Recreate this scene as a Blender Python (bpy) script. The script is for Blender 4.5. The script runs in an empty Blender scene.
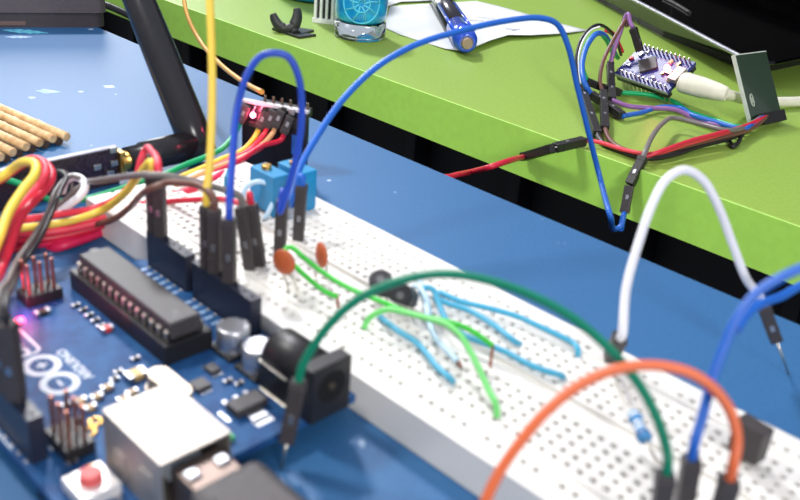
import bpy, bmesh, math, random
from mathutils import Vector, Matrix
random.seed(7)
V = Vector
PI = math.pi
MM = 0.001
scene = bpy.context.scene
COL = scene.collection

# ------------------------------------------------------------------ camera frame (millimetres, desk top = z 0)
CAM = V((82.961, -101.512, 101.509))
RT = V((0.71320193, 0.69596053, 0.08355808))
DN = V((0.36560224, -0.26762886, -0.89146497))
FW = V((-0.59806188, 0.66634356, -0.44531815))
FPX = 895.73

def ray(x, y):
    return RT*((x-400)/FPX) + DN*((y-250)/FPX) + FW
def at(x, y, h=0.0):
    """point at height h (mm) lying on the line of sight of photo point x, y"""
    d = ray(x, y)
    return CAM + d*((h-CAM.z)/d.z)
def atd(x, y, d):
    return CAM + ray(x, y)*d
def aty(x, y, Y):
    d = ray(x, y)
    return CAM + d*((Y-CAM.y)/d.y)
def depth(p):
    return (p-CAM).dot(FW)

# ------------------------------------------------------------------ materials
def lin(c):
    def f(v):
        v /= 255.0
        return v/12.92 if v <= 0.04045 else ((v+0.055)/1.055)**2.4
    return (f(c[0]), f(c[1]), f(c[2]), 1.0)
MATS = {}
def mat(name, c, rough=0.5, metal=0.0, var=0.06, scale=300.0, bump=0.0, spec=0.5, trans=0.0, coat=0.0, ior=1.45, emit=None, estr=0.0, c2=None):
    if name in MATS: return MATS[name]
    m = bpy.data.materials.new(name); m.use_nodes = True
    nt = m.node_tree; b = nt.nodes['Principled BSDF']
    tc = nt.nodes.new('ShaderNodeTexCoord')
    no = nt.nodes.new('ShaderNodeTexNoise'); no.inputs['Scale'].default_value = scale; no.inputs['Detail'].default_value = 4
    nt.links.new(tc.outputs['Object'], no.inputs['Vector'])
    mx = nt.nodes.new('ShaderNodeMix'); mx.data_type = 'RGBA'
    a = lin(c)
    if c2 is None:
        d = tuple(max(0, v*(1-2*var)) for v in a[:3])+(1,)
    else: d = lin(c2)
    mx.inputs['A'].default_value = d
    mx.inputs['B'].default_value = a
    rp = nt.nodes.new('ShaderNodeMapRange'); rp.inputs['From Min'].default_value = 0.35; rp.inputs['From Max'].default_value = 0.62
    nt.links.new(no.outputs['Fac'], rp.inputs['Value'])
    nt.links.new(rp.outputs['Result'], mx.inputs['Factor'])
    nt.links.new(mx.outputs['Result'], b.inputs['Base Color'])
    b.inputs['Roughness'].default_value = rough
    b.inputs['Metallic'].default_value = metal
    b.inputs['Specular IOR Level'].default_value = spec
    b.inputs['IOR'].default_value = ior
    b.inputs['Transmission Weight'].default_value = trans
    b.inputs['Coat Weight'].default_value = coat
    if emit:
        b.inputs['Emission Color'].default_value = lin(emit); b.inputs['Emission Strength'].default_value = estr
    if bump:
        bp = nt.nodes.new('ShaderNodeBump'); bp.inputs['Strength'].default_value = bump; bp.inputs['Distance'].default_value = 0.0002
        nt.links.new(no.outputs['Fac'], bp.inputs['Height']); nt.links.new(bp.outputs['Normal'], b.inputs['Normal'])
    MATS[name] = m
    return m
def wm(name, c, rough=0.38):
    return mat('wire_'+name, c, rough, var=0.03, scale=200, spec=0.5)

M_blackp = mat('black_plastic', (30, 29, 31), 0.42, scale=600, bump=0.1)
M_hous_lit = mat('housing_plastic_lit', (62, 57, 58), 0.5, scale=500, bump=0.15)  # black plastic lightened, painting the strong light on the near plugs
M_metal = mat('tin_metal', (205, 203, 200), 0.32, 1.0, scale=150)
M_pin = mat('pin_metal', (200, 195, 185), 0.35, 1.0, scale=400)
M_gold = mat('gold_metal', (225, 180, 100), 0.3, 1.0, scale=400)
M_copper = mat('copper_wire', (170, 100, 75), 0.4, 1.0)
M_white = mat('white_print', (205, 212, 222), 0.6, var=0.02)
M_solder = mat('solder', (178, 180, 186), 0.42, 1.0, scale=500)

# ------------------------------------------------------------------ mesh builder
class MB:
    def __init__(s): s.bm = bmesh.new(); s.mi = 0
    def face(s, vs):
        try:
            f = s.bm.faces.new(vs); f.material_index = s.mi; return f
        except ValueError: return None
    def box(s, c, size, rot=None, bev=0.0, taper=1.0):
        c = V(c); hx, hy, hz = size[0]/2, size[1]/2, size[2]/2
        R = rot if rot is not None else Matrix.Identity(3)
        tmp = bmesh.new()
        vs = []
        for z in (-1, 1):
            t = taper if z > 0 else 1.0
            for x, y in ((-1,-1),(1,-1),(1,1),(-1,1)):
                vs.append(tmp.verts.new(V((x*hx*t, y*hy*t, z*hz))))
        for idx in ((3,2,1,0),(4,5,6,7),(0,1,5,4),(1,2,6,5),(2,3,7,6),(3,0,4,7)):
            tmp.faces.new([vs[i] for i in idx])
        if bev > 0:
            bmesh.ops.bevel(tmp, geom=list(tmp.edges), offset=bev, segments=2, affect='EDGES', profile=0.5)
        s._merge(tmp, R, c)
        return s
    def _merge(s, tmp, R, c, smooth=False):
        mp = {}
        for v in tmp.verts: mp[v] = s.bm.verts.new(R @ v.co + c)
        for f in tmp.faces:
            nf = s.bm.faces.new([mp[v] for v in f.verts]); nf.material_index = s.mi; nf.smooth = smooth
        tmp.free()
    def tube(s, pts, r, n=10, cap=True, flat=None, up=None):
        """swept tube; r number or list; flat = second half-width factor"""
        pts = [V(p) for p in pts]; N = len(pts)
        rr = r if isinstance(r, (list, tuple)) else [r]*N
        tang = []
        for i in range(N):
            t = pts[min(i+1, N-1)]-pts[max(i-1, 0)]
            tang.append(t.normalized() if t.length > 1e-9 else V((0,0,1)))
        ref = V(up) if up is not None else (V((0,0,1)) if abs(tang[0].z) < 0.9 else V((1,0,0)))
        nrm = (ref - tang[0]*ref.dot(tang[0])).normalized()
        rings = []
        for i in range(N):
            if i: nrm = (nrm - tang[i]*nrm.dot(tang[i])).normalized()
            bn = tang[i].cross(nrm)
            ring = []
            for k in range(n):
                a = 2*PI*k/n
                ring.append(s.bm.verts.new(pts[i] + nrm*(math.cos(a)*rr[i]) + bn*(math.sin(a)*rr[i]*(flat or 1.0))))
            rings.append(ring)
        for i in range(N-1):
            for k in range(n):
                f = s.face([rings[i][k], rings[i][(k+1)%n], rings[i+1][(k+1)%n], rings[i+1][k]])
                if f: f.smooth = True
        if cap:
            s.face(list(reversed(rings[0]))); s.face(rings[-1])
        return s
    def cyl(s, p0, p1, r0, r1=None, n=20, bev=0.0):
        p0, p1 = V(p0), V(p1); r1 = r0 if r1 is None else r1
        if bev > 0:
            d = (p1-p0).normalized()
            return s.tube([p0, p0+d*0.001, p1-d*bev, p1-d*bev*0.4, p1], [r0, r0, r1, r1-bev*0.35, r1-bev], n)
        return s.tube([p0, p1], [r0, r1], n)
    def lathe(s, base, prof, n=28, axis=V((0,0,1))):
        base = V(base); axis = V(axis).normalized()
        return s.tube([base+axis*h for r, h in prof], [max(r, 0.001) for r, h in prof], n)
    def sphere(s, c, r, sc=(1,1,1), seg=14, rings=9):
        tmp = bmesh.new(); bmesh.ops.create_uvsphere(tmp, u_segments=seg, v_segments=rings, radius=r)
        for v in tmp.verts: v.co = V((v.co.x*sc[0], v.co.y*sc[1], v.co.z*sc[2]))
        s._merge(tmp, Matrix.Identity(3), V(c), True)
        return s
    def prism(s, poly, z0, z1, poly_top=None):
        """poly: list of (x,y) or Vectors; extruded z0..z1"""
        pt = poly_top or poly
        a = [s.bm.verts.new((p[0], p[1], z0)) for p in poly]
        b = [s.bm.verts.new((p[0], p[1], z1)) for p in pt]
        n = len(poly)
        s.face(list(reversed(a))); s.face(b)
        for i in range(n): s.face([a[i], a[(i+1)%n], b[(i+1)%n], b[i]])
        return s
    def grid(s, rows):
        vs = [[s.bm.verts.new(V(p)) for p in r] for r in rows]
        for i in range(len(vs)-1):
            for j in range(len(vs[0])-1):
                f = s.face([vs[i][j], vs[i+1][j], vs[i+1][j+1], vs[i][j+1]])
                if f: f.smooth = True
        return s
    def build(s, name, mats, parent=None, origin=V((0,0,0)), norm=True):
        if norm: bmesh.ops.recalc_face_normals(s.bm, faces=list(s.bm.faces))
        origin = V(origin)
        for v in s.bm.verts: v.co = (v.co-origin)*MM
        me = bpy.data.meshes.new(name); s.bm.to_mesh(me); s.bm.free()
        for m in (mats if isinstance(mats, (list, tuple)) else [mats]): me.materials.append(m)
        o = bpy.data.objects.new(name, me); COL.objects.link(o)
        if parent is not None: o.parent = parent
        else: o.location = origin*MM
        return o

def tag(o, label=None, cat=None, group=None, kind=None):
    if label: o['label'] = label
    if cat: o['category'] = cat
    if group: o['group'] = group
    if kind: o['kind'] = kind
    return o
GROUPS = dict(jumper_wire='jumper wires with crimped plugs', hookup_wire='solid hookup wires on the breadboard', ceramic_capacitor='orange ceramic capacitors', trimmer_potentiometer='blue trimmers', transistor='small transistors on the breadboard', paper_sheet='white paper sheets')
def thing(name, label, cat, loc, rotz=0.0, group=None):
    o = bpy.data.objects.new(name, None); COL.objects.link(o)
    o.empty_display_size = 0.005
    o.location = V(loc)*MM; o.rotation_euler = (0, 0, rotz)
    group = group or GROUPS.get(name)
    return tag(o, label, cat, group)
def solid(mb, name, mats, label, cat, origin=V((0,0,0)), group=None):
    return tag(mb.build(name, mats, None, origin), label, cat, group)
def part(mb, name, mats, root, label=None, local=False):
    """mb in world mm unless local; made a child of root (unrotated)"""
    org = V((0,0,0)) if local else V(root.location)/MM
    o = mb.build(name, mats, root, org)
    if label: o['label'] = label
    return o
def subpart(mb, name, mats, par, root, label=None, local=False):
    org = V((0,0,0)) if local else V(root.location)/MM
    o = mb.build(name, mats, par, org)
    if label: o['label'] = label
    return o

def smooth_path(P, per=8):
    """Catmull-Rom through points"""
    P = [V(p) for p in P]
    if len(P) < 3: return P
    Q = [P[0]*2-P[1]] + P + [P[-1]*2-P[-2]]
    out = []
    for i in range(1, len(Q)-2):
        p0, p1, p2, p3 = Q[i-1], Q[i], Q[i+1], Q[i+2]
        # centripetal
        t0 = 0; t1 = t0+max((p1-p0).length, 1e-4)**0.5; t2 = t1+max((p2-p1).length, 1e-4)**0.5; t3 = t2+max((p3-p2).length, 1e-4)**0.5
        for k in range(per):
            t = t1+(t2-t1)*k/per
            A1 = p0*((t1-t)/(t1-t0))+p1*((t-t0)/(t1-t0))
            A2 = p1*((t2-t)/(t2-t1))+p2*((t-t1)/(t2-t1))
            A3 = p2*((t3-t)/(t3-t2))+p3*((t-t2)/(t3-t2))
            B1 = A1*((t2-t)/(t2-t0))+A2*((t-t0)/(t2-t0))
            B2 = A2*((t3-t)/(t3-t1))+A3*((t-t1)/(t3-t1))
            out.append(B1*((t2-t)/(t2-t1))+B2*((t-t1)/(t2-t1)))
    out.append(P[-1])
    return out

def project(p):
    q = p-CAM; d = q.dot(FW); return (400+FPX*q.dot(RT)/d, 250+FPX*q.dot(DN)/d)
def grid_house(px, py, lean=(0, 0), ln=14.0):
    t = at(px, py, 8.05+ln); b = V((round((t.x-lean[0])/2.54)*2.54, round((t.y-lean[1])/2.54)*2.54, 8.05))
    return (t, b, 4.0)
def path(pts, r, floor=0.0):
    """pts: (x,y) | (x,y,'z',h) | (x,y,'d',d) | Vector ; returns 3-D polyline"""
    xy, dd = [], []
    P = []
    for p in pts:
        if isinstance(p, Vector): P.append(('w', p))
        elif len(p) == 2: P.append(('i', p))
        elif p[2] == 'z': P.append(('w', at(p[0], p[1], p[3])))
        else: P.append(('w', atd(p[0], p[1], p[3])))
    def px(p):
        q = p-CAM; d = q.dot(FW); return (400+FPX*q.dot(RT)/d, 250+FPX*q.dot(DN)/d)
    X = [px(p[1]) if p[0] == 'w' else p[1] for p in P]
    s = [0]
    for i in range(1, len(X)): s.append(s[-1]+math.hypot(X[i][0]-X[i-1][0], X[i][1]-X[i-1][1]))
    kn = [i for i in range(len(P)) if P[i][0] == 'w']
    out = []
    for i in range(len(P)):
        if P[i][0] == 'w': out.append(P[i][1]); continue
        lo = [k for k in kn if k < i]; hi = [k for k in kn if k > i]
        if lo and hi:
            a, b = lo[-1], hi[0]; f = (s[i]-s[a])/max(s[b]-s[a], 1e-6)
            d = depth(P[a][1])*(1-f)+depth(P[b][1])*f
        else:
            d = depth(P[(lo or hi)[-1 if lo else 0]][1])
        q = atd(X[i][0], X[i][1], d)
        if q.z < floor+r: q = at(X[i][0], X[i][1], floor+r)
        out.append(q)
    return smooth_path(out)

def basis(d, face=V((0,0,1))):
    """3x3 with z along d"""
    z = V(d).normalized(); x = V(face) - z*V(face).dot(z)
    if x.length < 1e-4: x = V((1,0,0)) - z*z.x
    x.normalize(); y = z.cross(x)
    return Matrix((x, y, z)).transposed()

M_hous2 = mat('housing_plastic_dark', (34, 33, 34), 0.45, scale=500, bump=0.15)  # same black plastic without the painted light, for the green desk plugs
def housing(root, top, bot, face=V((0.6,-0.75,0)), pin=None, w=2.5, name='connector_housing', m=None):
    """black crimp housing between top (wire side) and bot; pin = extra length beyond bot"""
    top, bot = V(top), V(bot); L = (top-bot).length; c = (top+bot)/2
    R = basis(top-bot, face)
    mb = MB(); mb.box(c, (w, w, L), R, 0.18)
    ax = R @ V((0,0,1)); fx = R @ V((1,0,0))
    mb.box(c+ax*(L*0.5-1.2), (w+0.16, w+0.16, 1.1), R, 0.15)
    mb.box(c-ax*(L*0.5-3.4), (w+0.12, w+0.12, 0.5), R, 0.1)
    h = part(mb, name, m or M_hous_lit, root)
    mb = MB(); mb.box(c+fx*(w/2+0.01)+ax*(-L*0.08), (0.22, 0.9, 1.5), R, 0.05)
    subpart(mb, 'crimp_contact', M_solder, h, root, 'silver contact in the housing window')
    if pin:
        mb = MB(); mb.cyl(bot+ax*0.5, bot-ax*pin, 0.32, 0.24, 8)
        part(mb, 'pin', M_pin, root)
    return h

def jumper(label, col, pts, r=0.7, houses=(), floor=0.0, name='jumper_wire', cat='wire', group=None, color_name=None):
    """houses: list of (top, bot, pin) world points"""
    pts = list(pts)
    for hh in houses:
        T_, ax = V(hh[0]), (V(hh[0])-V(hh[1])).normalized()
        for e, st in ((0, 1), (-1, -1)):
            if isinstance(pts[e], Vector) and (pts[e]-T_).length < 3:
                g = T_+ax*2.2; gp = project(g)
                while len(pts) > 3 and not isinstance(pts[e+st], Vector) and math.hypot(pts[e+st][0]-gp[0], pts[e+st][1]-gp[1]) < 11: pts.pop(e+st)
                if e == 0: pts.insert(1, g)
                else: pts.insert(len(pts)-1, g)
    pl = path(pts, r, floor)
    o = thing(name, label, cat, pl[0], 0, group)
    mb = MB(); mb.tube(pl, r, 12); part(mb, 'wire_insulation', col, o)
    for h in houses:
        housing(o, h[0], h[1], pin=(h[2] if len(h) > 2 else None), face=(h[3] if len(h) > 3 else V((0.6,-0.75,0))))
    return o

# ------------------------------------------------------------------ wire colours
WC = dict(blue=wm('blue', (30, 96, 190)), blue2=wm('deep_blue', (28, 70, 180)), yellow=wm('yellow', (240, 205, 80)), ochre=wm('ochre', (200, 150, 70)),
    orange=wm('orange', (225, 108, 62)), red=wm('red', (200, 34, 60)), pink=wm('pink_red', (225, 60, 80)), green=wm('green', (0, 160, 100)),
    teal=wm('teal_green', (0, 120, 90)), brown=wm('brown', (105, 70, 60)), grey=wm('grey', (112, 106, 104)), white=wm('white', (228, 228, 235)),
    black=wm('black', (35, 32, 36)), purple=wm('purple', (135, 90, 150)), lime=wm('lime_green', (60, 190, 60)), pale=wm('pale_green', (110, 205, 110)),
    cyan=wm('cyan', (72, 165, 198)), ice=wm('ice_blue', (190, 220, 240)), tan=wm('tan', (215, 170, 120)))

# ================================================================== SETTING
def plane_box(name, lo, hi, m, parent=None, kind='structure'):
    mb = MB(); lo, hi = V(lo), V(hi)
    mb.box((lo+hi)/2, hi-lo, None, 0)
    o = mb.build(name, m, parent)
    if kind: o['kind'] = kind
    return o
M_floor = mat('dark_floor', (16, 15, 17), 0.8, scale=20)
M_wall = mat('dark_wall', (58, 54, 52), 0.9, scale=8)
plane_box('floor', (-2200, -900, -740), (1800, 2600, -720), M_floor)
plane_box('wall_back', (-2200, 2600, -740), (1800, 2640, 1600), M_wall)
plane_box('wall_left', (-2240, -900, -740), (-2200, 2640, 1600), mat('pale_wall', (225, 222, 215), 0.9, scale=8))

# ---- blue table
M_blue = mat('blue_laminate', (46, 98, 146), 0.5, scale=900, var=0.05, bump=0.05)
def add_spots(m, c, thr=0.735, scale=90):
    nt = m.node_tree; b = nt.nodes['Principled BSDF']
    src = b.inputs['Base Color'].links[0].from_socket
    tc = [n for n in nt.nodes if n.type == 'TEX_COORD'][0]
    no = nt.nodes.new('ShaderNodeTexNoise'); no.inputs['Scale'].default_value = scale; no.inputs['Detail'].default_value = 2
    nt.links.new(tc.outputs['Object'], no.inputs['Vector'])
    rp = nt.nodes.new('ShaderNodeMapRange'); rp.inputs['From Min'].default_value = thr; rp.inputs['From Max'].default_value = thr+0.03
    nt.links.new(no.outputs['Fac'], rp.inputs['Value'])
    mx = nt.nodes.new('ShaderNodeMix'); mx.data_type = 'RGBA'
    nt.links.new(rp.outputs['Result'], mx.inputs['Factor'])
    nt.links.new(src, mx.inputs['A']); mx.inputs['B'].default_value = lin(c)
    nt.links.new(mx.outputs['Result'], b.inputs['Base Color'])
add_spots(M_blue, (170, 190, 215), 0.74, 120)
M_bedge = mat('blue_edge', (90, 140, 200), 0.5)
bt = thing('blue_table', 'blue laminate table under the breadboard, in the foreground', 'table', (0, 0, -720))
mb = MB(); mb.box((-150, -250, -9), (1100, 699.4, 18), None, 0.6); part(mb, 'tabletop', M_blue, bt)
M_leg = mat('dark_leg', (22, 22, 26), 0.6)
for x, y in ((-660, 60), (360, 60), (-660, -560), (360, -560)):
    mb = MB(); mb.box((x, y, -369), (40, 40, 702), None, 1); part(mb, 'leg', M_leg, bt)
# old paint scuffs
M_scuff = mat('cyan_scuff', (110, 205, 225), 0.7, c2=(80, 160, 205), scale=500)
M_scuff2 = mat('pale_scuff', (175, 190, 215), 0.7, c2=(120, 160, 205), scale=400)
def scuff(x0, y0, x1, y1, wpx, m, name):
    mb = MB(); n = 12; up, dn = [], []
    for i in range(n+1):
        t = i/n; x = x0+(x1-x0)*t; y = y0+(y1-y0)*t; w = wpx*math.sin(PI*min(max(t, .04), .96))*(0.6+0.6*random.random())
        a, b = at(x, y-w, 0), at(x, y+w, 0); up.append(a); dn.append(b)
    mb.prism([(p.x, p.y) for p in up]+[(p.x, p.y) for p in reversed(dn)], 0.0, 0.06)
    part(mb, name, m, bt)
scuff(3, 30, 48, 33, 2.4, M_scuff, 'paint_scuff')
scuff(5, 37, 32, 37, 1.2, M_scuff2, 'paint_scuff')
scuff(36, 91, 60, 92, 2.6, M_scuff2, 'paint_scuff')

# ---- green desk
M_green = mat('green_laminate', (142, 172, 74), 0.45, scale=700, var=0.03, c2=(134, 164, 68))
M_gface = mat('green_edge_band', (168, 222, 92), 0.45, scale=300, var=0.03)
M_gline = mat('pale_green_seam', (190, 235, 120), 0.4)
gd = thing('green_desk', 'lime green desk behind the dark gap, carrying the glass and the paper', 'desk', (0, 0, -720))
GY = 157.6
mb = MB(); mb.box((-100, GY+400.6, -9), (1900, 800, 18), None, 0); part(mb, 'desktop', M_green, gd)
mb = MB(); mb.box((-100, GY+0.3, -9.0), (1900, 0.6, 17.9), None, 0); part(mb, 'edge_band', M_gface, gd)
mb = MB(); mb.box((-100, GY+0.42, 0.02), (1900, 0.8, 0.12), None, 0); part(mb, 'edge_seam', M_gline, gd)
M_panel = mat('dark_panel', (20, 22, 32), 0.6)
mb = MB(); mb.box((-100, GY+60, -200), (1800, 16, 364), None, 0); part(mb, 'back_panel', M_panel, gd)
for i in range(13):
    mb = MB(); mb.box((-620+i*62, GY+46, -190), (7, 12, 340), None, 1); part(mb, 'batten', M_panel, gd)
for x in (-1000, 800):
    mb = MB(); mb.box((x, GY+400, -369), (40, 700, 702), None, 1); part(mb, 'desk_side', M_panel, gd)

# ================================================================== BREADBOARD
P = 2.54
X0, X1, Y0, Y1, ZT = -43*P, 25.0*P, -4.75, 42.6, 8.0
M_bb = mat('breadboard_plastic', (228, 225, 219), 0.45, scale=60, var=0.015)
M_bh = mat('hole_contact', (50, 46, 42), 0.7)
bb = thing('breadboard', 'long white solderless breadboard full of tiny holes, lying on the blue table', 'breadboard', (-58, 19, 0))
rowsY = [0.0]+[2*P+P*i for i in range(5)]+[9*P+P*i for i in range(5)]+[15*P]
cols = list(range(-40, 23))
hw = 0.62
def is_hole(ix, ry):
    if ry in (0, 11): return (ix % 6) != 5 and -36 <= ix <= 23
    return True
xl = sorted(set([X0, X1]+[v for i in range(-40, 24) for v in (i*P-hw, i*P+hw)]))
grooves = [(6*P+1.5, 9*P-1.5, 1.0), (0.75*P, 1.15*P, 0.35), (13.85*P, 14.25*P, 0.35)]
yl = sorted(set([Y0, Y1]+[v for y in rowsY for v in (y-hw, y+hw)]+[v for g in grooves for v in g[:2]]))
def gz(y):
    for a, b, d in grooves:
        if a < y < b: return ZT-d
    return ZT
mb = MB()
cache = {}
def vv(x, y, z):
    k = (round(x, 4), round(y, 4), round(z, 4))
    if k not in cache: cache[k] = mb.bm.verts.new(k)
    return cache[k]
for i in range(len(xl)-1):
    for j in range(len(yl)-1):
        xa, xb, ya, yb = xl[i], xl[i+1], yl[j], yl[j+1]
        xm, ym = (xa+xb)/2, (ya+yb)/2; z = gz(ym)
        ix = round(xm/P); ry = [k for k, y in enumerate(rowsY) if abs(ym-y) < 1e-3]
        if ry and abs(xm-ix*P) < 1e-3 and is_hole(ix, ry[0]):
            q = 0.46
            a = [vv(xa,ya,z), vv(xb,ya,z), vv(xb,yb,z), vv(xa,yb,z)]
            b = [vv(xm-q,ym-q,z-0.6), vv(xm+q,ym-q,z-0.6), vv(xm+q,ym+q,z-0.6), vv(xm-q,ym+q,z-0.6)]
            c = [vv(xm-q,ym-q,z-2.2), vv(xm+q,ym-q,z-2.2), vv(xm+q,ym+q,z-2.2), vv(xm-q,ym+q,z-2.2)]
            for k in range(4):
                mb.mi = 0; mb.face([a[k], a[(k+1)%4], b[(k+1)%4], b[k]])
                mb.mi = 1; mb.face([b[k], b[(k+1)%4], c[(k+1)%4], c[k]])
            mb.mi = 1; mb.face(c); mb.mi = 0
        else:
            mb.face([vv(xa,ya,z), vv(xb,ya,z), vv(xb,yb,z), vv(xa,yb,z)])
# groove walls
for a, b, d in grooves:
    for i in range(len(xl)-1):
        for y in (a, b):
            mb.face([vv(xl[i],y,ZT), vv(xl[i+1],y,ZT), vv(xl[i+1],y,ZT-d), vv(xl[i],y,ZT-d)])
# sides
def sidewall(pts):
    for i in range(len(pts)-1):
        (xa, ya), (xb, yb) = pts[i], pts[i+1]
        za, = [gz((ya+yb)/2)] if abs(xa-xb) < 1e-6 else [ZT]
        mb.face([vv(xa,ya,0.3), vv(xb,yb,0.3), vv(xb,yb,za), vv(xa,ya,za)])
sidewall([(x, Y0) for x in xl]); sidewall([(x, Y1) for x in xl]); sidewall([(X0, y) for y in yl]); sidewall([(X1, y) for y in yl])
part(mb, 'body', [M_bb, M_bh], bb)
mb = MB(); mb.box(((X0+X1)/2, (Y0+Y1)/2, 0.15), (X1-X0-0.4, Y1-Y0-0.4, 0.3)); part(mb, 'adhesive_backing', mat('backing_foam', (200, 196, 185), 0.9), bb)

# ================================================================== MICROCONTROLLER BOARD
AX, AY, ATH, AZ = -10.6416, -5.5829, 3.12601729, 8-3.2166
ard = thing('microcontroller_board', 'blue microcontroller board with a long black chip and a silver USB socket, lower left', 'circuit board', (AX, AY, AZ), ATH)
ca, sa = math.cos(ATH), math.sin(ATH)
def aw(x, y, z): return V((AX+ca*x-sa*y, AY+sa*x+ca*y, AZ+z))
def adir(x, y, z=0): return V((ca*x-sa*y, sa*x+ca*y, z))
def ap(mb, name, m, par=None, label=None):
    o = mb.build(name, m, par or ard)
    if label: o['label'] = label
    return o
M_pcb = mat('blue_solder_mask', (34, 84, 134), 0.6, scale=250, c2=(26, 66, 116), spec=0.3)
M_pcbe = mat('board_edge', (60, 100, 120), 0.6)
out = [(0,0), (66.04,0), (66.04,1.8), (68.58,4.3), (68.58,37), (66.04,39.5), (66.04,51.5), (64.5,53.34), (0,53.34)]
mb = MB(); mb.prism(out, -1.6, 0); ap(mb, 'board', M_pcb)
for x, y in ((14, 2.6), (15.3, 50.7), (66, 7.6), (66, 35.5)):
    mb = MB(); mb.cyl((x, y, -AZ), (x, y, -1.6), 2.0, n=16); ap(mb, 'foot', M_blackp)
# header sockets
M_hdr = mat('header_plastic', (34, 38, 54), 0.36, scale=500, bump=0.1)  # blue tint paints the table's reflection into the black plastic
def header(x0, n, y, name='pin_header'):
    mb = MB(); x1 = x0+(n-1)*P; hw2 = 0.32
    xs = [x0-1.27]+[v for i in range(n) for v in (x0+i*P-hw2, x0+i*P+hw2)]+[x1+1.27]
    ys = [y-1.27, y-hw2, y+hw2, y+1.27]
    for i in range(len(xs)-1):
        for j in range(3):
            if j == 1 and i % 2 == 1:
                a = [(xs[i],ys[j]),(xs[i+1],ys[j]),(xs[i+1],ys[j+1]),(xs[i],ys[j+1])]
                t = [mb.bm.verts.new((p[0],p[1],8.5)) for p in a]; b = [mb.bm.verts.new((p[0],p[1],6)) for p in a]
                for k in range(4): mb.face([t[k], t[(k+1)%4], b[(k+1)%4], b[k]])
                mb.face(b)
            else: mb.face([mb.bm.verts.new(q) for q in ((xs[i],ys[j],8.5),(xs[i+1],ys[j],8.5),(xs[i+1],ys[j+1],8.5),(xs[i],ys[j+1],8.5))])
    for a, b in (((xs[0],ys[0]),(xs[-1],ys[0])), ((xs[-1],ys[0]),(xs[-1],ys[-1])), ((xs[-1],ys[-1]),(xs[0],ys[-1])), ((xs[0],ys[-1]),(xs[0],ys[0]))):
        mb.face([mb.bm.verts.new(q) for q in ((a[0],a[1],0),(b[0],b[1],0),(b[0],b[1],8.5),(a[0],a[1],8.5))])
    bmesh.ops.remove_doubles(mb.bm, verts=list(mb.bm.verts), dist=0.001)
    h = ap(mb, name, M_hdr)
    mb = MB()
    for i in range(n):
        mb.sphere((x0+i*P, y+ (1.75 if y > 25 else 1.75), 0.15), 0.55, (1, 0.6, 0.5), 8, 5)
    mb.build('solder_joints', M_solder, h)
header(27.94, 8, 2.54); header(50.8, 6, 2.54); header(18.8, 10, 50.8); header(45.72, 8, 50.8)
# white print strips beside the headers (pin markings)
mb = MB()
for i in range(8): mb.box((27.94+i*P, 5.9, 0.04), (0.9, 2.0, 0.06)); 
for i in range(6): mb.box((50.8+i*P, 5.9, 0.04), (0.9, 2.0, 0.06))
mb.build('pin_markings', mat('faint_print', (150, 178, 212), 0.6), ard)
mb = MB(); mb.box((41, 46.9, 0.04), (46, 0.35, 0.06)); mb.box((45, 52.9, 0.04), (44, 0.3, 0.05)); mb.build('print_line', M_white, ard)
for i in range(14):
    mb = MB(); mb.box((19.5+i*2.54, 47.9, 0.04), (1.1, 0.9, 0.05)); mb.build('pin_number_mark', M_white, ard)
# DIP chip in socket
M_chip = mat('chip_plastic', (58, 55, 57), 0.5, scale=700, bump=0.15)
cx, cy = 46.6, 16.7
mb = MB()
mb.box((cx, cy, 2.2), (37.0, 10.2, 4.2), None, 0.15); sk = ap(mb, 'chip_socket', M_blackp)
mb = MB()
mb.box((cx, cy, 6.35), (35.6, 6.9, 3.3), None, 0.35, 0.97)
ch = ap(mb, 'long_chip', M_chip)
mb = MB(); mb.cyl((cx+16.8, cy-0.0, 7.9), (cx+16.8, cy, 8.03), 1.1, n=20); mb.cyl((cx-14.6, cy+0.4, 7.9), (cx-14.6, cy+0.4, 8.03), 0.75, n=16)
mb.build('notch_mark', mat('chip_dimple', (30, 29, 32), 0.35), ch)
for sy in (-1, 1):
    mb = MB()
    for i in range(14):
        x = cx-6.5*P+i*P
        mb.box((x, cy+sy*3.62, 6.1), (1.35, 0.5, 0.45), None, 0.1)
        mb.box((x, cy+sy*3.9, 5.15), (1.1, 0.28, 1.9), None, 0.08)
    mb.build('chip_pin_row', M_pin, ch)
mb = MB()
for i in range(15): mb.box((cx-17.8+i*P, cy-6.0, 0.3), (1.2, 1.0, 0.5), None, 0.15)
ap(mb, 'solder_pad_row', M_solder)
# USB socket
M_shell = mat('usb_shell_metal', (172, 165, 158), 0.55, 0.85, scale=120, c2=(190, 182, 174))
uy0, uy1, ux0, ux1 = 31.6, 43.6, -6.2, 10.2
mb = MB()
t = 0.35
mb.box(((ux0+ux1)/2, (uy0+uy1)/2, 11-t/2), (ux1-ux0, uy1-uy0, t), None, 0.1)
mb.box(((ux0+ux1)/2, uy0+t/2, 5.5), (ux1-ux0, t, 10.8), None, 0.1)
mb.box(((ux0+ux1)/2, uy1-t/2, 5.5), (ux1-ux0, t, 10.8), None, 0.1)
mb.box(((ux0+ux1)/2, (uy0+uy1)/2, 0.3), (ux1-ux0, uy1-uy0-0.5, t), None, 0.1)
mb.box((ux1-t/2, (uy0+uy1)/2, 5.5), (t, uy1-uy0-0.2, 10.6), None, 0.1)
us = ap(mb, 'usb_socket', M_shell, None, 'silver metal USB socket')
mb = MB(); mb.box((2.0, (uy0+uy1)/2, 5.5), (10, 5.5, 3.2), None, 0.2); mb.build('socket_tongue', M_white, us)
mb = MB(); mb.box((5.4, uy1+0.05, 3.6), (2.6, 0.3, 4.5), None, 0.1); mb.box((-2, uy1+0.05, 6.0), (3.0, 0.25, 2.4), None, 0.1); mb.build('shell_spring', M_shell, us)
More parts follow.
